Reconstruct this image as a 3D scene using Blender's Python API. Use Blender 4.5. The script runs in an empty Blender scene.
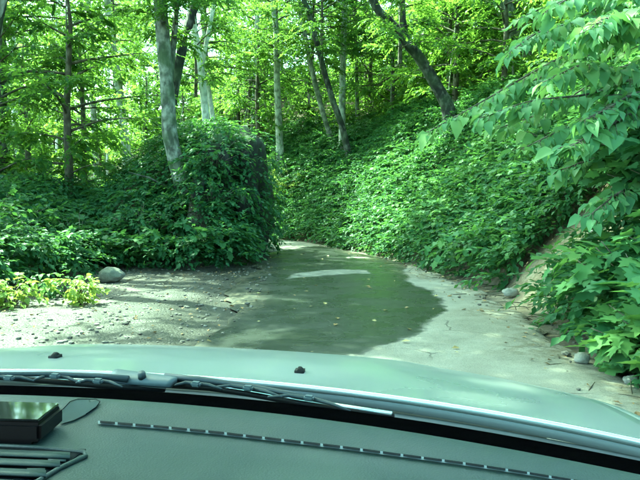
import bpy, bmesh, math, random
import numpy as np
from mathutils import Vector, Matrix, noise as mnoise

rng = np.random.default_rng(7)
random.seed(7)
scene = bpy.context.scene
col = scene.collection
R = math.radians

# ------------------------------------------------------------------ camera
FPX = 640.0
CAM_H = 1.35
PITCH = math.atan(40 / FPX)
cam_d = bpy.data.cameras.new('camera')
cam_d.sensor_width = 36.0
cam_d.lens = 36.0
cam_d.clip_start = 0.02
cam_d.clip_end = 600.0
cam = bpy.data.objects.new('camera', cam_d)
col.objects.link(cam)
cam.location = (0, 0, CAM_H)
cam.rotation_euler = (math.pi / 2 - PITCH, 0, 0)
scene.camera = cam

# ------------------------------------------------------------------ sky, sun, exposure
SUN_EL, SUN_AZ = 56.0, -48.0          # azimuth clockwise from +Y (camera heading): ahead and to the left
world = bpy.data.worlds.new('World')
scene.world = world
world.use_nodes = True
wn = world.node_tree
wn.nodes.clear()
wo = wn.nodes.new('ShaderNodeOutputWorld')
wb = wn.nodes.new('ShaderNodeBackground')
ws = wn.nodes.new('ShaderNodeTexSky')
ws.sky_type = 'NISHITA'
ws.sun_disc = False
ws.sun_elevation = R(SUN_EL)
ws.sun_rotation = R(SUN_AZ)
ws.air_density = 1.0
ws.dust_density = 2.5
ws.ozone_density = 0.6
wb.inputs['Strength'].default_value = 0.15
wn.links.new(ws.outputs[0], wb.inputs['Color'])
wn.links.new(wb.outputs[0], wo.inputs['Surface'])

sd = bpy.data.lights.new('sun', 'SUN')
sd.energy = 2.8
sd.angle = R(0.55)
sd.color = (1.0, 0.95, 0.85)
sun = bpy.data.objects.new('sun', sd)
col.objects.link(sun)
sv = Vector((math.sin(R(SUN_AZ)) * math.cos(R(SUN_EL)), math.cos(R(SUN_AZ)) * math.cos(R(SUN_EL)), math.sin(R(SUN_EL))))
sun.rotation_euler = sv.to_track_quat('Z', 'Y').to_euler()
sun.location = sv * 60

vs = scene.view_settings
vs.view_transform = 'Standard'
vs.look = 'None'
vs.gamma = 1.0
vs.exposure = 3.6
vs.use_white_balance = True           # the photo's white balance leans green under the canopy
vs.white_balance_temperature = 6600
vs.white_balance_tint = -9
scene.cycles.use_denoising = True
scene.cycles.max_bounces = 8
scene.cycles.diffuse_bounces = 4
scene.cycles.glossy_bounces = 3
scene.cycles.transmission_bounces = 6
scene.cycles.transparent_max_bounces = 8
scene.cycles.caustics_reflective = False
scene.cycles.caustics_refractive = False

# ------------------------------------------------------------------ pixel helpers (layout of the real place)
def ray(u, v):
    a, b = (u - 320) / FPX, (240 - v) / FPX
    cp, sp = math.cos(PITCH), math.sin(PITCH)
    return Vector((a, cp + b * sp, -sp + b * cp))

def at(u, v, Y):
    d = ray(u, v)
    return Vector((0, 0, CAM_H)) + d * (Y / d.y)

def gnd(u, v, z=0.0):
    d = ray(u, v)
    return Vector((0, 0, CAM_H)) + d * ((z - CAM_H) / d.z)

def nz(x, y, s=1.0, o=0.0):
    return mnoise.noise(Vector((x * s + o, y * s - o, o * 1.7)))

# ------------------------------------------------------------------ mesh helpers
def link(o, parent=None):
    col.objects.link(o)
    if parent is not None:
        o.parent = parent
    return o

def mesh_np(name, V, F, smooth=True, tone=None, mats=(), fmat=None):
    """V (n,3), F (m,k) constant k"""
    V = np.asarray(V, np.float32)
    F = np.asarray(F, np.int32)
    me = bpy.data.meshes.new(name)
    n, (m, k) = len(V), F.shape
    me.vertices.add(n)
    me.vertices.foreach_set('co', V.ravel())
    me.loops.add(m * k)
    me.loops.foreach_set('vertex_index', F.ravel())
    me.polygons.add(m)
    me.polygons.foreach_set('loop_start', np.arange(0, m * k, k, dtype=np.int32))
    me.polygons.foreach_set('use_smooth', np.full(m, smooth, dtype=bool))
    if fmat is not None:
        me.polygons.foreach_set('material_index', np.asarray(fmat, np.int32))
    if tone is not None:
        a = me.attributes.new('tone', 'FLOAT', 'POINT')
        a.data.foreach_set('value', np.asarray(tone, np.float32))
    for mt in mats:
        me.materials.append(mt)
    me.update(calc_edges=True)
    me.validate()
    return me

class MB:
    """collects quads/tris into one mesh"""
    def __init__(s):
        s.v, s.f = [], []
    def box(s, c, h, rot=None):
        b = len(s.v)
        for sx, sy, sz in ((-1,-1,-1),(1,-1,-1),(1,1,-1),(-1,1,-1),(-1,-1,1),(1,-1,1),(1,1,1),(-1,1,1)):
            p = Vector((sx*h[0], sy*h[1], sz*h[2]))
            if rot is not None: p = rot @ p
            s.v.append(tuple(Vector(c) + p))
        for q in ((0,3,2,1),(4,5,6,7),(0,1,5,4),(1,2,6,5),(2,3,7,6),(3,0,4,7)):
            s.f.append(tuple(b + i for i in q))
        return s
    def tube(s, pts, rad, n=8, cap=True):
        pts = [Vector(p) for p in pts]
        if not hasattr(rad, '__len__'): rad = [rad] * len(pts)
        b = len(s.v)
        ref = Vector((0, 0, 1))
        for i, p in enumerate(pts):
            t = (pts[min(i + 1, len(pts) - 1)] - pts[max(i - 1, 0)])
            t = t.normalized() if t.length > 1e-9 else Vector((0, 0, 1))
            r_ = ref if abs(t.dot(ref)) < 0.95 else Vector((1, 0, 0))
            a = t.cross(r_).normalized(); c = t.cross(a)
            for k in range(n):
                w = 2 * math.pi * k / n
                s.v.append(tuple(p + (a * math.cos(w) + c * math.sin(w)) * rad[i]))
        for i in range(len(pts) - 1):
            for k in range(n):
                k2 = (k + 1) % n
                s.f.append((b + i*n + k, b + i*n + k2, b + (i+1)*n + k2, b + (i+1)*n + k))
        if cap:
            s.f.append(tuple(b + k for k in range(n)))
            s.f.append(tuple(b + (len(pts)-1)*n + k for k in reversed(range(n))))
        return s
    def grid(s, fn, nu, nv):
        b = len(s.v)
        for j in range(nv + 1):
            for i in range(nu + 1):
                s.v.append(tuple(fn(i / nu, j / nv)))
        for j in range(nv):
            for i in range(nu):
                q = b + j*(nu+1) + i
                s.f.append((q, q+1, q+nu+2, q+nu+1))
        return s
    def build(s, name, mat, parent=None, smooth=True, solid=0, bevel=0, auto=None):
        me = bpy.data.meshes.new(name)
        me.from_pydata(s.v, [], s.f)
        me.polygons.foreach_set('use_smooth', [smooth] * len(me.polygons))
        if mat is not None: me.materials.append(mat)
        o = bpy.data.objects.new(name, me)
        bm = bmesh.new(); bm.from_mesh(me)
        bmesh.ops.recalc_face_normals(bm, faces=bm.faces)
        if bevel:
            bmesh.ops.bevel(bm, geom=[e for e in bm.edges if len(e.link_faces) == 2 and e.calc_face_angle(0) > 0.6], offset=bevel, segments=2, affect='EDGES', clamp_overlap=True)
        bm.to_mesh(me); bm.free()
        if solid:
            md = o.modifiers.new('solid', 'SOLIDIFY'); md.thickness = solid; md.offset = -1
        return link(o, parent)

def tag(o, label=None, cat=None, group=None, kind=None):
    if label: o['label'] = label
    if cat: o['category'] = cat
    if group: o['group'] = group
    if kind: o['kind'] = kind
    return o

def empty(name, loc, label=None, cat=None, group=None, rz=0):
    o = bpy.data.objects.new(name, None)
    o.empty_display_size = 0.2
    o.location = loc
    o.rotation_euler = (0, 0, rz)
    link(o)
    return tag(o, label, cat, group)

# ------------------------------------------------------------------ materials
def mat_new(name):
    m = bpy.data.materials.new(name)
    m.use_nodes = True
    nt = m.node_tree
    for n in list(nt.nodes): nt.nodes.remove(n)
    return m, nt, nt.nodes.new('ShaderNodeOutputMaterial')

def N(nt, t, **kw):
    n = nt.nodes.new(t)
    for k, v in kw.items():
        if k in n.inputs.keys() if hasattr(n.inputs, 'keys') else False:
            n.inputs[k].default_value = v
        else:
            setattr(n, k, v)
    return n

def ramp(nt, fac, stops):
    r = nt.nodes.new('ShaderNodeValToRGB')
    el = r.color_ramp.elements
    while len(el) < len(stops): el.new(0.5)
    for e, (p, c) in zip(el, stops):
        e.position = p; e.color = (*c, 1)
    nt.links.new(fac, r.inputs[0])
    return r.outputs[0]

def math_(nt, op, a, b=None, c=None):
    n = nt.nodes.new('ShaderNodeMath'); n.operation = op
    for i, x in enumerate((a, b, c)):
        if x is None: continue
        if isinstance(x, (int, float)): n.inputs[i].default_value = x
        else: nt.links.new(x, n.inputs[i])
    return n.outputs[0]

def mixc(nt, f, a, b, mode='MIX'):
    n = nt.nodes.new('ShaderNodeMix'); n.data_type = 'RGBA'; n.blend_type = mode
    for s, x in ((0, f), (6, a), (7, b)):
        if isinstance(x, (int, float)): n.inputs[s].default_value = x
        elif isinstance(x, tuple): n.inputs[s].default_value = (*x, 1)
        else: nt.links.new(x, n.inputs[s])
    return n.outputs[2]

def leaf_mat(name, stops, trans=(0.20, 0.42, 0.03), tw=0.42, rough=0.5, spec=0.22):
    m, nt, out = mat_new(name)
    at_ = N(nt, 'ShaderNodeAttribute'); at_.attribute_name = 'tone'
    oi = N(nt, 'ShaderNodeObjectInfo')
    f = math_(nt, 'ADD', at_.outputs['Fac'], math_(nt, 'MULTIPLY', math_(nt, 'SUBTRACT', oi.outputs['Random'], 0.5), 0.25))
    c = ramp(nt, f, stops)
    p = N(nt, 'ShaderNodeBsdfPrincipled')
    nt.links.new(c, p.inputs['Base Color'])
    p.inputs['Roughness'].default_value = rough
    p.inputs['Specular IOR Level'].default_value = spec
    t = N(nt, 'ShaderNodeBsdfTranslucent')
    tc = mixc(nt, 0.55, c, trans)
    nt.links.new(tc, t.inputs['Color'])
    mx = N(nt, 'ShaderNodeMixShader'); mx.inputs[0].default_value = tw
    nt.links.new(p.outputs[0], mx.inputs[1]); nt.links.new(t.outputs[0], mx.inputs[2])
    nt.links.new(mx.outputs[0], out.inputs['Surface'])
    return m

M = {}
M['leaf_wood'] = leaf_mat('forest_leaf', [(0.0, (0.028, 0.092, 0.030)), (0.5, (0.052, 0.145, 0.038)), (1.0, (0.105, 0.205, 0.038))], trans=(0.33, 0.54, 0.06), tw=0.56)
M['leaf_bank'] = leaf_mat('bank_leaf', [(0.0, (0.026, 0.088, 0.036)), (0.5, (0.046, 0.140, 0.052)), (1.0, (0.085, 0.195, 0.056))], trans=(0.18, 0.38, 0.06), tw=0.38)
M['leaf_broad'] = leaf_mat('broad_leaf', [(0.0, (0.050, 0.150, 0.060)), (0.5, (0.085, 0.215, 0.082)), (1.0, (0.145, 0.270, 0.075))], trans=(0.22, 0.42, 0.07), tw=0.36)
M['leaf_mint'] = leaf_mat('pointed_leaf', [(0.0, (0.085, 0.215, 0.095)), (0.5, (0.140, 0.310, 0.140)), (1.0, (0.22, 0.375, 0.125))], trans=(0.26, 0.48, 0.09), tw=0.42)
M['leaf_sun'] = leaf_mat('sunlit_yellow_green_leaf', [(0.0, (0.10, 0.20, 0.05)), (0.5, (0.17, 0.28, 0.06)), (1.0, (0.28, 0.36, 0.07))], trans=(0.40, 0.52, 0.08), tw=0.4)  # yellow-green leaf with the brightness of sunlight put into its colour
M['leaf_dead'] = leaf_mat('dead_leaf', [(0.0, (0.12, 0.07, 0.03)), (0.6, (0.26, 0.16, 0.07)), (1.0, (0.42, 0.36, 0.16))], trans=(0.3, 0.2, 0.08), tw=0.1)

def bark_mat(name, c0, c1, c2, moss=0.3, scale=9.0):
    m, nt, out = mat_new(name)
    tc = N(nt, 'ShaderNodeTexCoord')
    mp = N(nt, 'ShaderNodeMapping'); mp.inputs['Scale'].default_value = (1, 1, 0.6)
    nt.links.new(tc.outputs['Object'], mp.inputs['Vector'])
    n1 = N(nt, 'ShaderNodeTexNoise'); n1.inputs['Scale'].default_value = scale; n1.inputs['Detail'].default_value = 6
    nt.links.new(mp.outputs[0], n1.inputs['Vector'])
    c = ramp(nt, n1.outputs['Fac'], [(0.38, c0), (0.5, c1), (0.62, c2)])
    n2 = N(nt, 'ShaderNodeTexNoise'); n2.inputs['Scale'].default_value = 1.6; n2.inputs['Detail'].default_value = 4
    nt.links.new(tc.outputs['Object'], n2.inputs['Vector'])
    mf = ramp(nt, n2.outputs['Fac'], [(0.48, (0, 0, 0)), (0.62, (moss, moss, moss))])
    c = mixc(nt, mf, c, (0.05, 0.085, 0.03))
    p = N(nt, 'ShaderNodeBsdfPrincipled'); p.inputs['Roughness'].default_value = 0.85
    nt.links.new(c, p.inputs['Base Color'])
    b = N(nt, 'ShaderNodeBump'); b.inputs['Strength'].default_value = 0.8; b.inputs['Distance'].default_value = 0.06
    nt.links.new(n1.outputs['Fac'], b.inputs['Height']); nt.links.new(b.outputs[0], p.inputs['Normal'])
    nt.links.new(p.outputs[0], out.inputs['Surface'])
    return m
M['bark_pale'] = bark_mat('pale_bark', (0.05, 0.055, 0.042), (0.15, 0.16, 0.125), (0.28, 0.29, 0.24), 0.8, 9)
M['bark_light'] = bark_mat('light_bark', (0.18, 0.185, 0.15), (0.38, 0.385, 0.33), (0.52, 0.52, 0.46), 0.35, 9)
M['bark_white'] = bark_mat('white_bark', (0.40, 0.39, 0.36), (0.62, 0.61, 0.57), (0.72, 0.71, 0.67), 0.1)
M['bark_grey'] = bark_mat('grey_bark', (0.10, 0.10, 0.085), (0.22, 0.22, 0.18), (0.36, 0.36, 0.30), 0.5)
M['bark_dark'] = bark_mat('dark_bark', (0.008, 0.008, 0.006), (0.022, 0.021, 0.016), (0.11, 0.11, 0.09), 0.4, 7)
M['twig'] = bark_mat('twig_bark', (0.05, 0.04, 0.03), (0.09, 0.075, 0.05), (0.16, 0.14, 0.10), 0.2)

def terrain_mat():
    m, nt, out = mat_new('forest_soil')
    tc = N(nt, 'ShaderNodeTexCoord')
    def noise(s, d=6, ro=0.6):
        n = N(nt, 'ShaderNodeTexNoise'); n.inputs['Scale'].default_value = s; n.inputs['Detail'].default_value = d; n.inputs['Roughness'].default_value = ro
        nt.links.new(tc.outputs['Object'], n.inputs['Vector']); return n.outputs['Fac']
    def voro(s):
        n = N(nt, 'ShaderNodeTexVoronoi'); n.inputs['Scale'].default_value = s
        nt.links.new(tc.outputs['Object'], n.inputs['Vector']); return n
    v1 = voro(42); v2 = voro(95)
    sep = N(nt, 'ShaderNodeSeparateColor'); nt.links.new(v1.outputs['Color'], sep.inputs[0])
    sep2 = N(nt, 'ShaderNodeSeparateColor'); nt.links.new(v2.outputs['Color'], sep2.inputs[0])
    g = ramp(nt, sep.outputs[0], [(0.0, (0.030, 0.027, 0.021)), (0.5, (0.072, 0.064, 0.052)), (0.85, (0.115, 0.104, 0.087)), (1.0, (0.23, 0.21, 0.18))])
    g2 = ramp(nt, sep2.outputs[1], [(0.0, (0.035, 0.03, 0.022)), (0.6, (0.10, 0.09, 0.072)), (1.0, (0.26, 0.24, 0.20))])
    big = noise(0.9)
    gravel = mixc(nt, ramp(nt, noise(3.0), [(0.42, (0, 0, 0)), (0.6, (1, 1, 1))]), g, g2)
    gravel = mixc(nt, ramp(nt, big, [(0.45, (0, 0, 0)), (0.62, (0.45, 0.45, 0.45))]), gravel, (0.10, 0.083, 0.064))
    litter = ramp(nt, noise(14, 8, 0.75), [(0.3, (0.022, 0.017, 0.010)), (0.5, (0.07, 0.05, 0.028)), (0.7, (0.17, 0.12, 0.07))])
    clay = ramp(nt, noise(6, 8, 0.7), [(0.3, (0.13, 0.095, 0.055)), (0.5, (0.26, 0.20, 0.12)), (0.72, (0.42, 0.36, 0.25))])
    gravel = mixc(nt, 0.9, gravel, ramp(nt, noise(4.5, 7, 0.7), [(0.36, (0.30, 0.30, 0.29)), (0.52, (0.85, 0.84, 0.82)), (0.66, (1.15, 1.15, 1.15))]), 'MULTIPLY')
    ag = N(nt, 'ShaderNodeAttribute'); ag.attribute_name = 'gravel'
    ac = N(nt, 'ShaderNodeAttribute'); ac.attribute_name = 'clay'
    ad = N(nt, 'ShaderNodeAttribute'); ad.attribute_name = 'damp'
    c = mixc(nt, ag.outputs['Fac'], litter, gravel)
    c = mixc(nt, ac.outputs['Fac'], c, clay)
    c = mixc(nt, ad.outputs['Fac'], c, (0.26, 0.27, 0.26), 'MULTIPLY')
    p = N(nt, 'ShaderNodeBsdfPrincipled')
    nt.links.new(c, p.inputs['Base Color'])
    nt.links.new(math_(nt, 'SUBTRACT', 0.92, math_(nt, 'MULTIPLY', ad.outputs['Fac'], 0.5)), p.inputs['Roughness'])
    b = N(nt, 'ShaderNodeBump'); b.inputs['Strength'].default_value = 0.45; b.inputs['Distance'].default_value = 0.012
    h = math_(nt, 'ADD', math_(nt, 'SUBTRACT', 0.5, v1.outputs['Distance']), math_(nt, 'MULTIPLY', noise(20, 8), 0.7))
    nt.links.new(h, b.inputs['Height']); nt.links.new(b.outputs[0], p.inputs['Normal'])
    nt.links.new(p.outputs[0], out.inputs['Surface'])
    return m
M['soil'] = terrain_mat()

def road_mat():
    m, nt, out = mat_new('worn_concrete_road')
    tc = N(nt, 'ShaderNodeTexCoord')
    def noise(s, d=6, ro=0.6):
        n = N(nt, 'ShaderNodeTexNoise'); n.inputs['Scale'].default_value = s; n.inputs['Detail'].default_value = d; n.inputs['Roughness'].default_value = ro
        nt.links.new(tc.outputs['Object'], n.inputs['Vector']); return n.outputs['Fac']
    dry = ramp(nt, noise(2.2, 8, 0.65), [(0.3, (0.195, 0.185, 0.150)), (0.55, (0.265, 0.252, 0.208)), (0.75, (0.33, 0.312, 0.262))])
    fine = ramp(nt, noise(90, 3, 0.7), [(0.35, (0.62, 0.62, 0.62)), (0.6, (1.05, 1.05, 1.05))])
    dry = mixc(nt, 0.8, dry, fine, 'MULTIPLY')
    # cracks: only where a wide noise lets them
    dn = N(nt, 'ShaderNodeTexNoise'); dn.inputs['Scale'].default_value = 3.0; dn.inputs['Detail'].default_value = 5
    nt.links.new(tc.outputs['Object'], dn.inputs['Vector'])
    va = N(nt, 'ShaderNodeVectorMath'); va.operation = 'MULTIPLY_ADD'
    nt.links.new(dn.outputs['Color'], va.inputs[0]); va.inputs[1].default_value = (0.35, 0.35, 0); nt.links.new(tc.outputs['Object'], va.inputs[2])
    vc = N(nt, 'ShaderNodeTexVoronoi'); vc.feature = 'DISTANCE_TO_EDGE'; vc.inputs['Scale'].default_value = 0.8
    nt.links.new(va.outputs[0], vc.inputs['Vector'])
    crack = ramp(nt, vc.outputs['Distance'], [(0.0, (1, 1, 1)), (0.012, (0, 0, 0))])
    gate = ramp(nt, noise(1.3, 3), [(0.45, (0, 0, 0)), (0.55, (0.8, 0.8, 0.8))])
    ck = mixc(nt, 1.0, crack, gate, 'MULTIPLY')
    dry = mixc(nt, ck, dry, (0.07, 0.065, 0.055))
    wa = N(nt, 'ShaderNodeAttribute'); wa.attribute_name = 'wet'
    edge = math_(nt, 'ADD', wa.outputs['Fac'], math_(nt, 'MULTIPLY', math_(nt, 'SUBTRACT', noise(7, 6, 0.65), 0.5), 0.9))
    wet = ramp(nt, edge, [(0.38, (0, 0, 0)), (0.50, (0.72, 0.72, 0.72)), (0.66, (1, 1, 1))])
    wetc = ramp(nt, noise(5, 7, 0.7), [(0.3, (0.017, 0.020, 0.017)), (0.6, (0.027, 0.031, 0.027)), (0.8, (0.040, 0.044, 0.038))])
    wetc = mixc(nt, 0.6, wetc, fine, 'MULTIPLY')
    la = N(nt, 'ShaderNodeAttribute'); la.attribute_name = 'grit'
    c = mixc(nt, wet, dry, wetc)
    gl = math_(nt, 'MULTIPLY', la.outputs['Fac'], ramp(nt, noise(9, 8, 0.7), [(0.42, (0, 0, 0)), (0.58, (1, 1, 1))]))
    c = mixc(nt, gl, c, ramp(nt, noise(40, 6, 0.8), [(0.35, (0.05, 0.042, 0.03)), (0.6, (0.20, 0.17, 0.12)), (0.75, (0.36, 0.32, 0.25))]))
    p = N(nt, 'ShaderNodeBsdfPrincipled')
    p.inputs['Specular IOR Level'].default_value = 0.32
    nt.links.new(c, p.inputs['Base Color'])
    wr = ramp(nt, noise(1.4, 5), [(0.38, (0.20, 0.20, 0.20)), (0.62, (0.38, 0.38, 0.38))])
    nt.links.new(mixc(nt, wet, (0.9, 0.9, 0.9), wr), p.inputs['Roughness'])
    b = N(nt, 'ShaderNodeBump'); b.inputs['Distance'].default_value = 0.008
    nt.links.new(math_(nt, 'SUBTRACT', 0.7, math_(nt, 'MULTIPLY', wet, 0.25)), b.inputs['Strength'])
    hh = math_(nt, 'ADD', noise(60, 5, 0.7), math_(nt, 'MULTIPLY', noise(4, 4), 0.8))
    hh = math_(nt, 'SUBTRACT', hh, ck)
    nt.links.new(hh, b.inputs['Height']); nt.links.new(b.outputs[0], p.inputs['Normal'])
    nt.links.new(p.outputs[0], out.inputs['Surface'])
    return m
M['road'] = road_mat()

def simple(name, colr, rough=0.5, metal=0.0, spec=0.5, coat=0.0, nscale=0, namp=0.0, bump=0.0, bscale=200, bdist=0.001):
    m, nt, out = mat_new(name)
    p = N(nt, 'ShaderNodeBsdfPrincipled')
    p.inputs['Base Color'].default_value = (*colr, 1)
    p.inputs['Roughness'].default_value = rough
    p.inputs['Metallic'].default_value = metal
    p.inputs['Specular IOR Level'].default_value = spec
    p.inputs['Coat Weight'].default_value = coat
    p.inputs['Coat Roughness'].default_value = 0.06
    tc = N(nt, 'ShaderNodeTexCoord')
    if nscale:
        n = N(nt, 'ShaderNodeTexNoise'); n.inputs['Scale'].default_value = nscale; n.inputs['Detail'].default_value = 6
        nt.links.new(tc.outputs['Object'], n.inputs['Vector'])
        lo = tuple(x * (1 - namp) for x in colr); hi = tuple(min(1, x * (1 + namp)) for x in colr)
        nt.links.new(ramp(nt, n.outputs['Fac'], [(0.32, lo), (0.68, hi)]), p.inputs['Base Color'])
        nt.links.new(ramp(nt, n.outputs['Fac'], [(0.3, (rough * 0.85,) * 3), (0.7, (min(1, rough * 1.2),) * 3)]), p.inputs['Roughness'])
    if bump:
        n2 = N(nt, 'ShaderNodeTexNoise'); n2.inputs['Scale'].default_value = bscale; n2.inputs['Detail'].default_value = 3
        nt.links.new(tc.outputs['Object'], n2.inputs['Vector'])
        b = N(nt, 'ShaderNodeBump'); b.inputs['Strength'].default_value = bump; b.inputs['Distance'].default_value = bdist
        nt.links.new(n2.outputs['Fac'], b.inputs['Height']); nt.links.new(b.outputs[0], p.inputs['Normal'])
    nt.links.new(p.outputs[0], out.inputs['Surface'])
    return m
M['paint'] = simple('silver_green_paint', (0.345, 0.375, 0.37), 0.30, 0.28, 0.5, 0.4, 2.5, 0.03)
M['dash'] = simple('grained_dash_vinyl', (0.0165, 0.035, 0.034), 0.52, 0, 0.4, 0, 6, 0.08, 0.6, 420, 0.0009)
M['dash_line'] = simple('dark_seam', (0.004, 0.007, 0.010), 0.7, 0, 0.1)
M['dash_light'] = simple('pale_vent_edge', (0.10, 0.15, 0.18), 0.45)
M['speaker'] = simple('speaker_cloth', (0.024, 0.047, 0.046), 0.7, 0, 0.3, 0, 900, 0.25, 0.5, 1500, 0.0008)
M['black'] = simple('black_frit', (0.0012, 0.0012, 0.0014), 0.8, 0, 0.0)
M['cowl'] = simple('grey_cowl_plastic', (0.035, 0.050, 0.058), 0.5, 0, 0.5, 0, 30, 0.25, 0.4, 400, 0.001)
M['wiper'] = simple('dull_wiper_metal', (0.030, 0.042, 0.050), 0.5, 0.1, 0.5, 0, 25, 0.15)
M['wiper_cap'] = simple('pale_wiper_arm', (0.075, 0.10, 0.115), 0.5, 0.0)
M['rubber'] = simple('black_rubber', (0.004, 0.0045, 0.005), 0.6, 0, 0.25)
M['bright'] = simple('blade_and_highlight_metal', (0.75, 0.80, 0.80), 0.25, 0.7)  # wiper blade metal, also used for the highlight along the hood edge
M['device'] = simple('black_device_plastic', (0.0015, 0.002, 0.0025), 0.45, 0, 0.25)
M['screen'] = simple('glossy_device_screen', (0.01, 0.012, 0.012), 0.04, 0, 0.8, 1.0)
M['tyre'] = simple('tyre_rubber', (0.02, 0.02, 0.02), 0.8)
M['headlamp'] = simple('headlamp_lens', (0.6, 0.62, 0.62), 0.08, 0.4)
def glass_mat():
    m, nt, out = mat_new('tinted_windshield')
    t = N(nt, 'ShaderNodeBsdfTransparent'); t.inputs['Color'].default_value = (0.902, 1.0, 0.955, 1)
    nt.links.new(t.outputs[0], out.inputs['Surface'])
    return m
M['glass'] = glass_mat()

def rock_mat(name, cs, moss):
    m, nt, out = mat_new(name)
    tc = N(nt, 'ShaderNodeTexCoord'); geo = N(nt, 'ShaderNodeNewGeometry')
    n1 = N(nt, 'ShaderNodeTexNoise'); n1.inputs['Scale'].default_value = 5; n1.inputs['Detail'].default_value = 10; n1.inputs['Roughness'].default_value = 0.7
    nt.links.new(tc.outputs['Object'], n1.inputs['Vector'])
    c = ramp(nt, n1.outputs['Fac'], [(0.3, cs[0]), (0.5, cs[1]), (0.7, cs[2])])
    n2 = N(nt, 'ShaderNodeTexNoise'); n2.inputs['Scale'].default_value = 2.2; n2.inputs['Detail'].default_value = 6
    nt.links.new(tc.outputs['Object'], n2.inputs['Vector'])
    sx = N(nt, 'ShaderNodeSeparateXYZ'); nt.links.new(geo.outputs['Normal'], sx.inputs[0])
    mf = math_(nt, 'ADD', n2.outputs['Fac'], math_(nt, 'MULTIPLY', sx.outputs[2], 0.22))
    mm = ramp(nt, mf, [(0.55, (0, 0, 0)), (0.68, (moss,) * 3)])
    c = mixc(nt, mm, c, (0.035, 0.075, 0.022))
    p = N(nt, 'ShaderNodeBsdfPrincipled'); p.inputs['Roughness'].default_value = 0.85
    nt.links.new(c, p.inputs['Base Color'])
    b = N(nt, 'ShaderNodeBump'); b.inputs['Strength'].default_value = 0.8; b.inputs['Distance'].default_value = 0.05
    nt.links.new(n1.outputs['Fac'], b.inputs['Height']); nt.links.new(b.outputs[0], p.inputs['Normal'])
    nt.links.new(p.outputs[0], out.inputs['Surface'])
    return m
M['rock'] = rock_mat('mossy_dark_rock', ((0.006, 0.007, 0.006), (0.017, 0.019, 0.015), (0.045, 0.048, 0.038)), 0.95)
M['stone'] = rock_mat('pale_stone', ((0.16, 0.155, 0.14), (0.28, 0.27, 0.24), (0.40, 0.39, 0.36)), 0.3)
M['boulder'] = rock_mat('mossy_boulder', ((0.10, 0.10, 0.085), (0.19, 0.185, 0.155), (0.30, 0.29, 0.25)), 0.35)
M['pebble'] = simple('gravel_pebble', (0.13, 0.12, 0.102), 0.85, 0, 0.3, 0, 3.5, 0.75)

# ------------------------------------------------------------------ terrain
def spline(pts, n):
    pts = np.array(pts, float)
    t = np.concatenate([[0], np.cumsum(np.hypot(*np.diff(pts, axis=0).T))])
    s = np.linspace(0, t[-1], n)
    P = np.stack([np.interp(s, t, pts[:, 0]), np.interp(s, t, pts[:, 1])], 1)
    k = max(1, n // 60)
    for _ in range(6):
        Q = P.copy(); Q[k:-k] = (P[:-2*k] + P[2*k:] + 2 * P[k:-k]) / 4; P = Q
    return P

RE = spline([(2.2, -14), (2.3, 4), (2.4, 9), (2.35, 11.5), (1.9, 13.6), (1.2, 16), (0.4, 18.6), (-0.8, 21.4), (-2.6, 24), (-5.5, 26.5), (-10, 28.5), (-17, 29.5), (-30, 29.5)], 160)
LE = spline([(-1.8, -14), (-1.3, 4), (-1.2, 6.5), (-1.3, 8.5), (-1.15, 12), (-1.25, 15), (-1.75, 18.5), (-2.9, 21), (-4.8, 23), (-7.5, 24.6), (-11, 25.6), (-17, 26.2), (-24, 26.3), (-30, 26.3)], 160)

def poly_dist(X, Y, P):
    """unsigned distance and side (+ = right of travel) to polyline P"""
    X = X.ravel(); Y = Y.ravel()
    best = np.full(X.shape, 1e9); side = np.zeros(X.shape)
    for a, b in zip(P[:-1:2], list(P[2::2]) + ([P[-1]] if len(P) % 2 == 0 else [])):
        d = b - a; L2 = d @ d
        if L2 < 1e-9: continue
        t = np.clip(((X - a[0]) * d[0] + (Y - a[1]) * d[1]) / L2, 0, 1)
        qx, qy = X - a[0] - t * d[0], Y - a[1] - t * d[1]
        dd = qx * qx + qy * qy
        cr = d[1] * (X - a[0]) - d[0] * (Y - a[1])
        m = dd < best
        best = np.where(m, dd, best); side = np.where(m, np.sign(cr), side)
    return np.sqrt(best), side

def sstep(a, b, x):
    t = np.clip((x - a) / (b - a), 0, 1)
    return t * t * (3 - 2 * t)

_perm = np.random.default_rng(3).random((64, 64))
def vnoise(X, Y, s):
    x = np.asarray(X) * s + 100.3; y = np.asarray(Y) * s + 57.7
    i = np.floor(x).astype(int); j = np.floor(y).astype(int)
    fx = x - i; fy = y - j
    fx = fx * fx * (3 - 2 * fx); fy = fy * fy * (3 - 2 * fy)
    g = lambda a, b: _perm[a % 64, b % 64]
    return (g(i, j) * (1 - fx) + g(i + 1, j) * fx) * (1 - fy) + (g(i, j + 1) * (1 - fx) + g(i + 1, j + 1) * fx) * fy - 0.5

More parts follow.
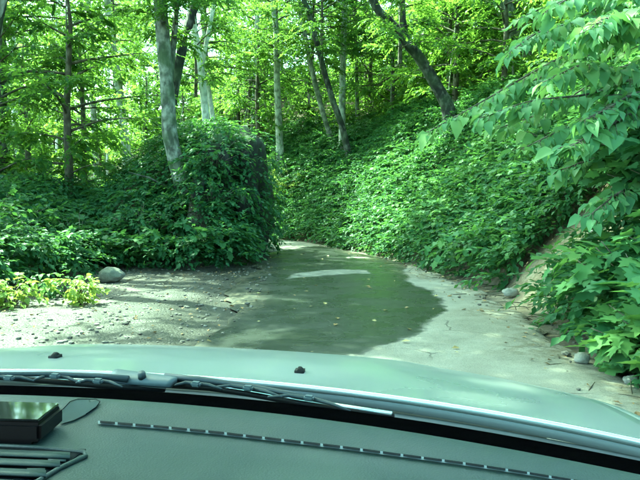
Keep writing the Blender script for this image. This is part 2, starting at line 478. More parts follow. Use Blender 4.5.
def terrain(X, Y):
    X = np.asarray(X, float); Y = np.asarray(Y, float)
    shp = X.shape
    dR, sR = poly_dist(X, Y, RE); dL, sL = poly_dist(X, Y, LE)
    dR = (dR * sR).reshape(shp); dL = (-dL * sL).reshape(shp)       # + outside on either side
    d = dR - 0.35
    # cut bank on the outer side, then the hillside
    bank = np.where(d > 0, np.minimum(d, 3.6) * 1.0 + np.clip(d - 3.6, 0, 11) * 0.52 + np.clip(d - 14.6, 0, 200) * 0.06, 0)
    lo = sstep(-4, -16, X)
    bank = bank * (1 - 0.55 * lo)
    bank = np.where(d > 0, bank * sstep(0, 0.5, d + 0.15), 0)
    # the left verge: flat lay-by, then a low rise into the wood
    g = sstep(0, 3.5, (-3.9 - X) + 0.10 * (Y - 9)) * 0.9 + np.clip((-5.2 - X), 0, 18) * 0.10
    g = g * sstep(5.5, 9.5, Y) + 0.25 * sstep(0, 3, -4.6 - X)
    # mound by the bend
    mx = (X + 2.8) / np.where(X < -2.8, 3.2, 1.35)
    my = (Y - 16.2) / np.where(Y < 16.2, 3.35, 3.5)
    rr = np.sqrt(mx * mx + my * my)
    rr = rr + vnoise(X, Y, 0.9) * 0.16
    lowa = np.where(X < -2.8, 0.08, 0.42)
    g = np.maximum(g, 2.3 * (1 - sstep(lowa, 1.1, rr))) + 0.45 * (1 - sstep(0.2, 1.3, rr))
    g = g * sstep(0.05, 0.95, dL)
    left = np.where(dL > 0, g, 0)
    rough = vnoise(X, Y, 0.45) * 0.5 + vnoise(X, Y, 1.3) * 0.22 + vnoise(X, Y, 3.7) * 0.07
    away = np.maximum(sstep(0.4, 2.2, dR), sstep(0.5, 2.0, dL) * sstep(0.02, 0.6, g))
    small = vnoise(X, Y, 2.1) * 0.035 + vnoise(X, Y, 6.0) * 0.02
    off = np.maximum(sstep(0.0, 0.6, dR), sstep(0.0, 0.6, dL))
    z = bank + left + rough * away + small * off
    z = z - 0.05 * (1 - off)
    return z, dR, dL

def tz(x, y):
    return float(terrain(np.array([x]), np.array([y]))[0][0])

def build_terrain():
    # graded grid: fine in view, coarse far away
    xs = np.concatenate([np.linspace(-160, -24, 18)[:-1], np.linspace(-24, -9, 46)[:-1], np.linspace(-9, 9, 226)[:-1], np.linspace(9, 30, 56)[:-1], np.linspace(30, 160, 16)])
    ys = np.concatenate([np.linspace(-120, -8, 14)[:-1], np.linspace(-8, 3, 24)[:-1], np.linspace(3, 26, 288)[:-1], np.linspace(26, 60, 70)[:-1], np.linspace(60, 220, 18)])
    X, Y = np.meshgrid(xs, ys)
    Z, dR, dL = terrain(X, Y)
    V = np.stack([X.ravel(), Y.ravel(), Z.ravel()], 1)
    nx, ny = len(xs), len(ys)
    q = (np.arange(ny - 1)[:, None] * nx + np.arange(nx - 1)[None]).ravel()
    F = np.stack([q, q + 1, q + nx + 1, q + nx], 1)
    me = mesh_np('ground', V, F, True, mats=[M['soil']])
    gx = (-3.7 - X) + 0.10 * (Y - 9) + vnoise(X, Y, 1.1) * 1.2
    gravel = (1 - sstep(-0.4, 0.6, gx)) * (1 - sstep(12.6, 14.2, Y + vnoise(X, Y, 0.9))) * (X < 1)
    gravel = np.maximum(gravel, (1 - sstep(0.2, 0.7, dR + vnoise(X, Y, 2.0) * 0.4)) * (X > 0))
    cp = np.maximum(np.abs(X - 3.3 - 0.25 * (Y - 8.4)) / 1.15, np.abs(Y - 8.6) / 1.1)
    clay = (1 - sstep(0.5, 1.0, cp + vnoise(X, Y, 1.6) * 0.6))
    clay = np.maximum(clay, 0.3 * (1 - sstep(0.3, 0.9, dR + vnoise(X, Y, 2.5) * 0.5)) * (dR > 0) * (X > 0))
    damp = (1 - sstep(0.3, 1.6, dL + vnoise(X, Y, 1.5) * 1.2)) * (dL > -0.5) * sstep(14.5, 12, Y)
    damp = np.maximum(damp, 0.9 * sstep(-3.5, -2.5, X + vnoise(X, Y, 1.3) * 1.0) * (dL > -0.5) * sstep(12.8, 11.6, Y))
    damp = np.maximum(damp, sstep(8.6, 6.6, Y + vnoise(X, Y, 1.2) * 1.0 + 0.15 * X) * (X < 0) * 0.9)
    for nme, a in (('gravel', gravel), ('clay', clay), ('damp', damp)):
        at_ = me.attributes.new(nme, 'FLOAT', 'POINT')
        at_.data.foreach_set('value', a.ravel().astype(np.float32))
    o = link(bpy.data.objects.new('ground', me))
    tag(o, 'gravelly forest ground rising into banks and a wooded hillside', kind='structure')
    return o
build_terrain()

# ------------------------------------------------------------------ road sheet
def in_poly(X, Y, poly):
    """signed distance, + inside"""
    P = np.array(poly); n = len(P)
    ins = np.zeros(X.shape, bool); best = np.full(X.shape, 1e9)
    for i in range(n):
        a, b = P[i], P[(i + 1) % n]
        c = ((a[1] > Y) != (b[1] > Y)) & (X < (b[0] - a[0]) * (Y - a[1]) / (b[1] - a[1] + 1e-12) + a[0])
        ins ^= c
        d = b - a; t = np.clip(((X - a[0]) * d[0] + (Y - a[1]) * d[1]) / (d @ d + 1e-12), 0, 1)
        best = np.minimum(best, np.hypot(X - a[0] - t * d[0], Y - a[1] - t * d[1]))
    return np.where(ins, best, -best)

WET = [(-2.6, 4.2), (0.15, 4.6), (0.42, 5.75), (1.0, 6.5), (1.42, 7.6), (1.58, 8.6), (1.55, 9.8), (1.5, 11.6), (1.75, 13.2), (1.2, 15.6), (0.3, 18.2), (-0.5, 20.4), (-1.2, 19.8), (-1.3, 17.0), (-1.6, 14), (-1.6, 11), (-2.2, 8), (-3.2, 6)]
ISLE1 = [tuple(gnd(u, v).xy) for u, v in ((283, 281), (330, 277), (374, 275), (372, 271), (335, 270), (290, 275))]
ISLE2 = [tuple(gnd(u, v).xy) for u, v in ((262, 254), (320, 247), (322, 243), (290, 238), (250, 236), (248, 250))]
ISLE3 = [tuple(gnd(u, v).xy) for u, v in ((345, 259), (372, 259), (370, 257), (347, 256.5))]

def build_road():
    n, k = 520, 44
    A = spline(LE, n); B = spline(RE, n)
    t = np.linspace(0, 1, k)[None, :, None]
    P = A[:, None] * (1 - t) + B[:, None] * t
    X, Y = P[..., 0].copy(), P[..., 1].copy()
    jl = vnoise(X[:, 0], Y[:, 0], 1.3) * 0.5 + vnoise(X[:, 0], Y[:, 0], 4) * 0.25
    jr = vnoise(X[:, -1], Y[:, -1], 1.5) * 0.3 + vnoise(X[:, -1], Y[:, -1], 5) * 0.16
    w = t[..., 0]
    X += jl[:, None] * (1 - w) ** 3 + jr[:, None] * w ** 3
    Z = 0.022 * (1 - (2 * w - 1) ** 4) + vnoise(X, Y, 0.8) * 0.02 + 0.004
    Z = np.where((w == 0) | (w == 1), -0.03, Z)
    V = np.stack([X.ravel(), Y.ravel(), Z.ravel()], 1)
    q = (np.arange(n - 1)[:, None] * k + np.arange(k - 1)[None]).ravel()
    F = np.stack([q, q + 1, q + k + 1, q + k], 1)
    me = mesh_np('road', V, F, True, mats=[M['road']])
    s = in_poly(X, Y, WET) + vnoise(X, Y, 1.2) * 0.30 + vnoise(X, Y, 3.1) * 0.16
    wet = sstep(-0.25, 0.25, s)
    for isle, a in ((ISLE1, 0.12), (ISLE2, 0.25), (ISLE3, 0.06)):
        wet *= 1 - 0.62 * sstep(-a, a, in_poly(X, Y, isle) + vnoise(X, Y, 3.0) * a)
    grit = np.maximum(sstep(0.78, 1.0, w + vnoise(X, Y, 1.5) * 0.25), 0.7 * sstep(0.12, 0.0, w + vnoise(X, Y, 1.5) * 0.2))
    for nme, a in (('wet', wet), ('grit', grit)):
        at_ = me.attributes.new(nme, 'FLOAT', 'POINT')
        at_.data.foreach_set('value', np.broadcast_to(a, X.shape).ravel().astype(np.float32))
    o = link(bpy.data.objects.new('road', me))
    tag(o, 'narrow worn concrete road, wet in the middle, bending left', kind='structure')
build_road()

# ------------------------------------------------------------------ leaves
T_SIMPLE = (np.array([(0, 0, 0), (0.45, -0.30, 0.05), (1.0, 0, -0.10), (0.45, 0.30, 0.05)]), np.array([(0, 2, 1), (0, 3, 2)]))
T_OVATE = (np.array([(0, 0, 0), (0.20, -0.31, 0.10), (0.55, -0.27, 0.06), (1.0, 0, -0.30), (0.55, 0.27, 0.06), (0.20, 0.31, 0.10), (0.38, 0, -0.02), (0.72, 0, -0.12)]),
           np.array([(0, 6, 1), (1, 6, 2), (6, 7, 2), (2, 7, 3), (0, 5, 6), (5, 4, 6), (6, 4, 7), (4, 3, 7)]))
_lob = [(-0.10, -0.20), (-0.05, -0.42), (0.22, -0.34), (0.42, -0.56), (0.52, -0.27), (0.72, -0.30), (0.74, -0.14), (1.02, 0), (0.74, 0.14), (0.72, 0.30), (0.52, 0.27), (0.42, 0.56), (0.22, 0.34), (-0.05, 0.42), (-0.10, 0.20), (0.02, 0)]
T_LOBED = (np.array([(0.36, 0, -0.03)] + [(a, b, 0.05 * abs(b) * 2 - 0.14 * max(0, a) ** 2 - 0.10 * b * b) for a, b in _lob]),
           np.array([(0, i + 1, (i + 1) % len(_lob) + 1) for i in range(len(_lob))]))

def unit(a):
    return a / np.maximum(np.linalg.norm(a, axis=-1, keepdims=True), 1e-9)

def leaves(P, D, U, size, tm):
    tv, tf = tm
    D = unit(D); S = unit(np.cross(D, U)); Nn = np.cross(S, D)
    V = P[:, None] + size[:, None, None] * (tv[None, :, 0:1] * D[:, None] + tv[None, :, 1:2] * S[:, None] + tv[None, :, 2:3] * Nn[:, None])
    F = tf[None] + (np.arange(len(P)) * len(tv))[:, None, None]
    return V.reshape(-1, 3), F.reshape(-1, 3)

def sprays(O, AZ, EL, LEN, nl, lsize, r, tm, tone, up=None, spread=0.9, droop=0.35, jit=0.35):
    """leafy twigs: origin O (n,3), azimuth, elevation, length -> leaf V, F, tone"""
    n = len(O)
    t = (np.arange(nl) + 0.6) / nl
    d0 = np.stack([np.cos(EL) * np.cos(AZ), np.cos(EL) * np.sin(AZ), np.sin(EL)], 1)
    P = O[:, None] + d0[:, None] * (LEN[:, None] * t[None])[..., None]
    P[..., 2] -= droop * LEN[:, None] * t[None] ** 2
    sgn = np.where(np.arange(nl) % 2 == 0, 1.0, -1.0)[None]
    a = AZ[:, None] + sgn * spread * (1 - 0.55 * t[None]) + r.normal(0, jit, (n, nl))
    e = EL[:, None] - droop * 1.2 * t[None] + r.normal(-0.15, jit * 0.9, (n, nl))
    D = np.stack([np.cos(e) * np.cos(a), np.cos(e) * np.sin(a), np.sin(e)], -1)
    U = np.zeros_like(D); U[..., 2] = 1
    U += r.normal(0, 0.30, U.shape)
    if up is not None: U += up[:, None]
    sz = lsize * r.uniform(0.65, 1.25, (n, nl)) * (1 - 0.25 * np.abs(t - 0.45)[None])
    tn = np.clip(tone[:, None] + r.normal(0, 0.16, (n, nl)), 0, 1)
    V, F = leaves(P.reshape(-1, 3), D.reshape(-1, 3), U.reshape(-1, 3), sz.ravel(), tm)
    return V, F, np.repeat(tn.ravel(), len(tm[0]))

def join(parts):
    Vs, Fs, Ts, off = [], [], [], 0
    for V, F, T in parts:
        Vs.append(V); Fs.append(F + off); Ts.append(T); off += len(V)
    return np.concatenate(Vs), np.concatenate(Fs), np.concatenate(Ts)

def tubes_tri(paths):
    mb = MB()
    for pts, rad, n in paths: mb.tube(pts, rad, n, cap=False)
    V = np.array(mb.v); Q = np.array(mb.f)
    return V, np.concatenate([Q[:, [0, 1, 2]], Q[:, [0, 2, 3]]])

def leafy_mesh(name, leafparts, paths, leafmat, woodmat):
    V, F, T = join(leafparts)
    fm = np.zeros(len(F), int)
    if paths:
        V2, F2 = tubes_tri(paths)
        F = np.concatenate([F, F2 + len(V)]); V = np.concatenate([V, V2])
        T = np.concatenate([T, np.full(len(V2), 0.5)]); fm = np.concatenate([fm, np.ones(len(F2), int)])
    return mesh_np(name, V, F, True, T, [leafmat, woodmat], fm)

def crown_mesh(name, seed, H, Rad, nlimb, ntwig, nleaf, lsize, leafmat, low=0.0, woodmat=None, tm=T_SIMPLE):
    r = np.random.default_rng(seed)
    O, AZ, EL, LN, TN, paths = [], [], [], [], [], []
    paths.append(([(0, 0, -0.4), (0.05, 0.03, H * 0.4), (-0.05, 0.08, H * 0.75), (0, 0, H * 0.97)], [0.10, 0.075, 0.045, 0.01], 5))
    for i in range(nlimb):
        h = H * (low + (1 - low) * (i + r.random()) / nlimb) * 0.97
        az = i * 2.4 + r.normal(0, 0.5)
        prof = math.sin(math.pi * min(1, max(0.12, (h / H) * 0.80 + 0.14))) ** 0.7
        ln = Rad * prof * r.uniform(0.55, 1.2)
        el = r.uniform(0.0, 0.55) + 0.3 * h / H
        p = np.array([0, 0, h * 0.86]); pts = [p.copy()]
        a, e = az, el
        for s in range(5):
            a += r.normal(0, 0.16); e -= 0.09 + r.normal(0, 0.06)
            p = p + ln / 5 * np.array([math.cos(e) * math.cos(a), math.cos(e) * math.sin(a), math.sin(e)])
            pts.append(p.copy())
        r0 = 0.012 + 0.011 * ln
        paths.append((pts, [r0 * (1 - 0.17 * s) for s in range(6)], 4))
        pts = np.array(pts)
        tone_l = r.uniform(0.25, 0.8)
        for k in range(ntwig):
            t = r.uniform(0.22, 1.0) * 5
            j = min(4, int(t)); q = pts[j] + (pts[j + 1] - pts[j]) * (t - j)
            O.append(q + r.normal(0, 0.10 * ln / 2.5, 3) * [1, 1, 0.8])
            AZ.append(a + r.choice([-1, 1]) * r.uniform(0.2, 1.5)); EL.append(r.normal(0.12, 0.30))
            LN.append(r.uniform(0.35, 0.95) * (0.5 + 0.22 * ln)); TN.append(tone_l)
    O = np.array(O); AZ = np.array(AZ); EL = np.array(EL); LN = np.array(LN); TN = np.array(TN)
    sp = sprays(O, AZ, EL, LN, nleaf, lsize, r, tm, TN)
    return leafy_mesh(name, [sp], paths, leafmat, woodmat or M['twig'])

# crown prototypes (shared mesh data)
CROWN = [crown_mesh('crown', 100 + i, 7.5, 3.4, 30, 26, 19, 0.135, M['leaf_wood']) for i in range(4)]
CROWN_HI = [crown_mesh('crown', 140 + i, 6.5, 3.6, 24, 22, 12, 0.19, M['leaf_wood']) for i in range(2)]
SAP = [crown_mesh('crown', 160 + i, 4.6, 1.9, 22, 18, 16, 0.12, M['leaf_wood'], low=0.05) for i in range(4)]

def trunk_obj(pts, rad, mat, parent, extra=(), n=10, flare=1.5):
    """tapered wobbly trunk; pts in the tree's own coordinates"""
    P = [Vector(p) for p in pts]
    dense, rd = [], []
    m = 5
    for i in range(len(P) - 1):
        for k in range(m):
            t = k / m
            p0 = P[max(i - 1, 0)]; p3 = P[min(i + 2, len(P) - 1)]
            a, b = P[i], P[i + 1]
            q = 0.5 * ((2 * a) + (b - p0) * t + (2 * p0 - 5 * a + 4 * b - p3) * t * t + (3 * a - p0 - 3 * b + p3) * t ** 3)
            dense.append(q); rd.append(rad[i] * (1 - t) + rad[i + 1] * t)
    dense.append(P[-1]); rd.append(rad[-1])
    for i in range(min(4, len(rd))):
        rd[i] *= 1 + (flare - 1) * (1 - i / 4) ** 2
    sd_ = P[0].x * 3.1 + P[0].y + rad[0] * 17 + len(pts)
    for i in range(len(dense)):
        rd[i] *= 1 + 0.10 * mnoise.noise(Vector((sd_, i * 0.6, 1.3)))
    mb = MB().tube(dense, rd, n)
    for ep, er in extra:
        mb.tube(ep, er, 7)
    o = mb.build('trunk', mat, parent)
    return o

def tree(name, base, pts, rad, bark, label, group=None, crown=None, crown_at=None, cs=1.0, rz=0.0, extra=(), crowns=()):
    e = empty(name, base, label, 'tree', group)
    trunk_obj(pts, rad, M[bark], e, extra)
    lst = list(crowns)
    if crown is not None:
        lst.append((crown, crown_at if crown_at is not None else tuple(x * 0.62 for x in pts[-2]), cs, rz))
    for me, p, s, rz_ in lst:
        c = bpy.data.objects.new('crown', me)
        c.location = p; c.scale = (s, s, s); c.rotation_euler = (0, 0, rz_)
        link(c, e)
    return e

def pix_tree(name, pix, Y, widths, bark, label, group=None, top=None, **kw):
    """pix: trunk line in the photograph from base up, all at depth Y (or a list of depths)"""
    Ys = Y if hasattr(Y, '__len__') else [Y] * len(pix)
    W = [at(u, v, y) for (u, v), y in zip(pix, Ys)]
    b = W[0].copy(); g = tz(b.x, b.y)
    base = Vector((b.x, b.y, g - 0.15))
    rad = [w / FPX * y / 2 for w, y in zip(widths, Ys)]
    pts = [Vector((0, 0, 0))] + [w - base for w in W if w.z - base.z > 0.25]
    rad = [rad[0] * 1.05] + rad[len(rad) - (len(pts) - 1):]
    d = (pts[-1] - pts[-2]).normalized()
    d = (d + Vector((0, 0, 0.6))).normalized()
    h = top or 4.0
    pts.append(pts[-1] + d * h); rad.append(rad[-1] * 0.6)
    return tree(name, base, pts, rad, bark, label, group, **kw)

rr_ = np.random.default_rng(21)
def cr(kind=None):
    s = CROWN if kind is None else kind
    return s[int(rr_.integers(len(s)))]

# -- trunks one can pick out in the photograph
# the stout pale tree gripping the mound, with its roots
b0 = at(186, 196, 14.4)
e = empty('tree', (b0.x, b0.y, b0.z - 0.7), 'stout pale mottled tree with spreading roots on the rocky mound left of road', 'tree')
W = [at(u, v, 14.4) - e.location for u, v in ((196, 246), (186, 196), (177, 165), (170, 135), (168, 100), (164, 50), (160, 0), (158, -40))]
trunk_obj(W, [0.34, 0.215, 0.185, 0.165, 0.155, 0.15, 0.14, 0.12], M['bark_pale'], e, n=14, flare=1.25,
          extra=[([W[4], at(170, 80, 14.5) - e.location, at(174, 40, 14.7) - e.location, at(178, -10, 15.0) - e.location], [0.10, 0.08, 0.07, 0.06])])
for q, pp in enumerate((((190, 200), (200, 220), (206, 240), (208, 256)), ((188, 203), (178, 224), (176, 246), (177, 262)), ((192, 196), (214, 210), (226, 232), (232, 250)), ((185, 205), (165, 212), (150, 222), (140, 240)), ((188, 195), (172, 190), (150, 178), (128, 172)))):
    pts = [at(u, v, 14.42 - 0.14 * i) - e.location for i, (u, v) in enumerate(pp)]
    rt = [(0.12, 0.08, 0.05, 0.025), (0.08, 0.045, 0.03, 0.015), (0.09, 0.05, 0.035, 0.015), (0.06, 0.035, 0.025, 0.012), (0.04, 0.03, 0.02, 0.01)][q]
    MB().tube(pts, rt, 7).build('root', M['bark_dark' if q in (1, 2, 4) else 'bark_grey'], e)
for k, (uu, vv, s) in enumerate(((163, 40, 0.55), (176, 15, 0.5))):
    c = bpy.data.objects.new('crown', CROWN[k]); c.location = at(uu, vv, 14.6) - e.location; c.scale = (s,) * 3; link(c, e)

pix_tree('tree', [(207, 150), (206, 120), (202, 80), (199, 55), (193, 20), (188, -8)], 22.5, [8.5, 7.5, 7, 6.5, 6, 5], 'bark_white',
         'sunlit white forked trunk rising behind the rocky mound', crown=cr(), cs=0.66,
         extra=[([at(201, 70, 22.5) - Vector((at(207, 150, 22.5).x, 22.5, tz(at(207, 150, 22.5).x, 22.5) - 0.15)), at(206, 45, 22.6) - Vector((at(207, 150, 22.5).x, 22.5, tz(at(207, 150, 22.5).x, 22.5) - 0.15)), at(215, 0, 22.8) - Vector((at(207, 150, 22.5).x, 22.5, tz(at(207, 150, 22.5).x, 22.5) - 0.15)), at(218, -40, 23) - Vector((at(207, 150, 22.5).x, 22.5, tz(at(207, 150, 22.5).x, 22.5) - 0.15))], [0.085, 0.08, 0.07, 0.055])])
pix_tree('tree', [(214, 150), (213, 120), (206, 70), (203, 20), (201, -8)], 24.5, [5, 5, 4.5, 4, 4], 'bark_white', 'thin white trunk just behind the sunlit forked trunk at the mound', crown=cr(), cs=0.66)
pix_tree('tree', [(281, 172), (279, 130), (277, 80), (276, 30), (272, -8)], 27.0, [8, 7, 6.5, 6, 5], 'bark_light', 'slim straight pale tree standing above the far bend of the road', crown=cr(), cs=0.9)
pix_tree('tree', [(352, 165), (343, 130), (331, 95), (320, 55), (308, 10), (302, -8)], 24.0, [7, 6.5, 6, 5.5, 5, 5], 'bark_dark', 'dark slender tree leaning left among pale stems above the bend', crown=cr(), cs=0.66)
pix_tree('tree', [(343, 160), (342, 110), (343, 60), (345, -8)], 25.0, [7, 7, 6, 6], 'bark_light', 'upright pale stem crossing behind the dark slender leaning tree', crown=cr(), cs=0.66)
pix_tree('tree', [(336, 158), (325, 120), (312, 70), (302, 20), (298, -8)], 26.0, [6, 5, 5, 5, 4], 'bark_grey', 'thin grey stem slanting left beside the dark slender leaning tree', crown=cr(), cs=0.66)
pix_tree('tree', [(449, 112), (436, 85), (421, 60), (404, 38), (388, 20), (370, -6)], 18.5, [14, 12, 11, 11, 9, 8], 'bark_dark',
         'dark blotched tree leaning steeply left over the bank', crown=cr(), cs=0.66,
         extra=[([at(405, 39, 18.5) - Vector((at(449, 112, 18.5).x, 18.5, tz(at(449, 112, 18.5).x, 18.5) - 0.15)), at(402, 18, 18.6) - Vector((at(449, 112, 18.5).x, 18.5, tz(at(449, 112, 18.5).x, 18.5) - 0.15)), at(401, -20, 18.8) - Vector((at(449, 112, 18.5).x, 18.5, tz(at(449, 112, 18.5).x, 18.5) - 0.15))], [0.12, 0.11, 0.10])])
pix_tree('tree', [(446, 90), (446, 60), (445, 20), (445, -8)], 31.0, [14, 13, 12, 12], 'bark_grey', 'grey upright trunk behind the top of the dark leaning tree', crown=cr(), cs=0.9)
pix_tree('tree', [(486, 90), (486, 50), (485, 10), (485, -8)], 30.0, [11, 11, 10, 9], 'bark_light', 'pale upright trunk between the dark leaning tree and the overhanging branches', crown=cr(), cs=0.9)
pix_tree('tree', [(527, 70), (519, 45), (510, 20), (500, -8)], 21.0, [19, 18, 17, 16], 'bark_grey', 'thick grey trunk leaning left high behind the overhanging branches', crown=cr(), cs=0.66)
pix_tree('tree', [(4, 200), (3, 140), (2, 70), (1, -8)], 17.0, [10, 9, 8, 8], 'bark_dark', 'dark straight trunk at the far left edge of the wood', crown=cr(), cs=0.75)
pix_tree('tree', [(127, 165), (124, 130), (119, 90), (112, 40), (106, -8)], 24.0, [9, 8, 8, 7, 6], 'bark_light', 'pale trunk with a fork standing behind and left of the mound tree', crown=cr(), cs=0.66,
         extra=[])
pix_tree('tree', [(96, 165), (94, 120), (90, 60), (88, -8)], 28.0, [6, 6, 5, 5], 'bark_grey', 'thin grey trunk in the hazy wood left of the forked pale trunk', crown=cr(), cs=0.66)
pix_tree('tree', [(17, 185), (16, 150), (14, 90), (12, -8)], 26.0, [6, 6, 5, 5], 'bark_white', 'thin white trunk catching sun near the left edge of the wood', crown=cr(), cs=0.66)
pix_tree('tree', [(252, 165), (254, 110), (256, 60), (258, -8)], 31.0, [5, 5, 5, 4], 'bark_light', 'very thin pale trunk between the white forked trunk and the slim straight one', crown=cr(), cs=0.9)

# -- the rest of the wood: slim trees nobody could tell apart
def filler(x, y, h, r0, bark, grp, lab, k, s, hc):
    z = tz(x, y)
    lx, ly = rr_.normal(0, 0.5, 2)
    pts = [(0, 0, -0.2), (lx * 0.2, ly * 0.2, h * 0.3), (lx * 0.7, ly * 0.7, h * 0.65), (lx, ly, h)]
    return tree('tree', (x, y, z), pts, [r0, r0 * 0.85, r0 * 0.65, r0 * 0.35], bark, lab, grp, crown=k, crown_at=(lx * 0.6, ly * 0.6, hc), cs=s, rz=float(rr_.uniform(0, 6.28)))

spots = []
def far_enough(x, y, m):
    return all((x - a) ** 2 + (y - b) ** 2 > m * m for a, b in spots)
cnt = 0
for _ in range(4000):
    y = rr_.uniform(22, 62); x = rr_.uniform(-0.62, 0.62) * y
    zz, dR, dL = terrain(np.array([x]), np.array([y]))
    if min(dR[0] if dR[0] > 0 else 99, dL[0] if dL[0] > 0 else 99) < 1.2 or (dR[0] < 0 and dL[0] < 0): continue
    if not far_enough(x, y, 2.4): continue
    if (x + 4.0) ** 2 + (y - 31.0) ** 2 < 42: continue
    spots.append((x, y)); cnt += 1
    filler(x, y, rr_.uniform(11, 15), rr_.uniform(0.05, 0.12), ['bark_white', 'bark_grey', 'bark_pale', 'bark_white'][cnt % 4], 'slim trees of the background wood',
           'slim tree standing deep in the sunlit background wood', cr(), rr_.uniform(0.65, 0.95), rr_.uniform(3.5, 8.0))
    if cnt >= 64: break

sapspots = []
for _ in range(6000):
    y = rr_.uniform(15, 46); x = rr_.uniform(-0.60, 0.55) * y
    zz, dR, dL = terrain(np.array([x]), np.array([y]))
    a, b = dR[0], dL[0]
    if (a < 0 and b < 0): continue
    if a > 0 and a < 4.0: continue
    if 1.5 < x < 6.0 and y < 18.3: continue
    if b > 0 and b < 1.5: continue
    if -5.8 < x < -1.5 and y < 21: continue
    if any((x - p) ** 2 + (y - q) ** 2 < 1.75 ** 2 for p, q in sapspots): continue
    sapspots.append((x, y))
    s = rr_.uniform(0.7, 1.25)
    filler(x, y, 4.4 * s, 0.035, 'bark_grey', 'leafy saplings of the background wood', 'leafy sapling in the green understorey of the background wood', cr(SAP), s, 0.1)
    if len(sapspots) >= 115: break
for x, y, s_ in ((8.2, 12.6, 1.5), (9.6, 16.0, 1.6), (8.0, 16.8, 1.3), (11.5, 19.5, 1.7), (7.4, 13.8, 1.2)):
    filler(x, y, 4.4 * s_, 0.05, 'bark_grey', 'leafy saplings high on the right bank', 'leafy sapling high on the right bank behind the overhanging branches', cr(SAP), s_, 0.1)

# -- tall trees, most out of view, added so their canopy shades road and car
def shade_tree(bx, by, cx, cy, cz, sc, k, lab):
    z = tz(bx, by)
    dx, dy = cx - bx, cy - by
    pts = [(0, 0, -0.3), (dx * 0.08, dy * 0.08, (cz - z) * 0.35), (dx * 0.4, dy * 0.4, (cz - z) * 0.75), (dx * 0.9, dy * 0.9, (cz - z) * 1.02), (dx, dy, cz - z + 3.5)]
    tree('tree', (bx, by, z), pts, [0.26, 0.23, 0.19, 0.14, 0.06] if 'mound' not in lab else [0.16, 0.14, 0.12, 0.10, 0.05], 'bark_grey' if 'mound' not in lab else 'bark_dark', lab, None, crown=CROWN_HI[k % 2], crown_at=(dx * 0.95, dy * 0.95, cz - z), cs=sc, rz=k * 1.3)
for k, a in enumerate((
    (-5.6, 2.5, -4.2, 4.2, 7.0, 1.25, 'added shade tree left of the car with its crown over the lay-by entrance'),
    (-6.2, -2.0, -4.0, -0.5, 6.5, 1.3, 'added shade tree behind and left of the car'),
    (5.6, 1.0, 2.0, 2.0, 7.0, 1.3, 'added shade tree on the right bank beside the car'),
    (4.5, -5.0, 1.5, -3.5, 6.5, 1.3, 'added shade tree behind and right of the car'),
    (-9.5, 4.0, -8.5, 6.0, 7.5, 1.1, 'added shade tree well left of the car beyond the lay-by'),
    (-6.8, 12.8, -4.4, 13.0, 8.5, 0.95, 'added shade tree behind the lay-by with its crown above the mound'),
    (-9.6, 16.5, -7.2, 17.0, 8.2, 0.9, 'added shade tree left of the mound behind the dark undergrowth'),
    (-6.3, 11.2, -2.8, 11.0, 8.0, 1.1, 'added shade tree at the left of the lay-by leaning its crown over the road'),
    (-7.2, 3.6, -5.9, 5.3, 10.5, 1.2, 'added tall shade tree left of the car with its crown above the others'),
    (-8.8, 14.2, -5.2, 15.0, 11.5, 1.05, 'added tall shade tree behind the lay-by spreading above the lower crowns'),
    (-13.0, 17.0, -11.8, 17.3, 7.5, 1.15, 'added shade tree deep left of the lay-by shading the dark undergrowth'),
    (-4.3, 17.8, -2.0, 17.2, 8.3, 1.2, 'dark tree on the mound behind the stout pale one'),
    (10.0, 14.5, 7.0, 15.0, 8.5, 1.2, 'added shade tree high on the right bank behind the overhanging branches'))):
    shade_tree(*a[:6], k, a[6])

# ------------------------------------------------------------------ undergrowth (uncountable)
def scatter(n, xr, yr, accept):
    X = rng.uniform(*xr, n); Y = rng.uniform(*yr, n)
    Z, dR, dL = terrain(X, Y)
    k = accept(X, Y, dR, dL)
    k &= rng.random(n) < np.clip(0.55 + 0.45 * slope_az(X, Y)[1], 0, 1)
    return X[k], Y[k], Z[k], dR[k], dL[k]

def slope_az(X, Y):
    e = 0.25
    zx = terrain(X + e, Y)[0] - terrain(X - e, Y)[0]; zy = terrain(X, Y + e)[0] - terrain(X, Y - e)[0]
    return np.arctan2(-zy, -zx), np.hypot(zx, zy) / (2 * e)

def clayhole(X, Y):
    return np.maximum(np.abs(X - 3.3 - 0.25 * (Y - 8.4)) / 1.1, np.abs(Y - 8.6) / 0.9) < 1.0 + 0.0 * X

def undergrowth(name, label, n, xr, yr, acc, hmax, leaf, nleaf, ln, mat, tm=T_SIMPLE, tone0=0.45, seed=1):
    X, Y, Z, dR, dL = scatter(n, xr, yr, acc)
    r = np.random.default_rng(seed)
    az, sl = slope_az(X, Y)
    m = len(X)
    hump = 0.55 + 0.9 * (vnoise(X, Y, 0.8) + 0.3)
    H = r.random(m) ** 0.8 * hmax * np.clip(hump, 0.15, 1.4)
    O = np.stack([X, Y, Z + H], 1)
    flat = sl < 0.25
    AZ = np.where(flat, r.uniform(0, 6.28, m), az + r.normal(0, 0.75, m))
    EL = r.normal(0.12, 0.28, m)
    LN = r.uniform(0.55, 1.25, m) * ln
    tn = np.clip(tone0 + vnoise(X, Y, 0.6) * 0.5 + (H / hmax - 0.5) * 0.2, 0, 1)
    V, F, T = sprays(O, AZ, EL, LN, nleaf, leaf, r, tm, tn, droop=0.30)
    me = mesh_np(name, V, F, True, T, [mat])
    o = link(bpy.data.objects.new(name, me))
    tag(o, label, kind='stuff')
    return o

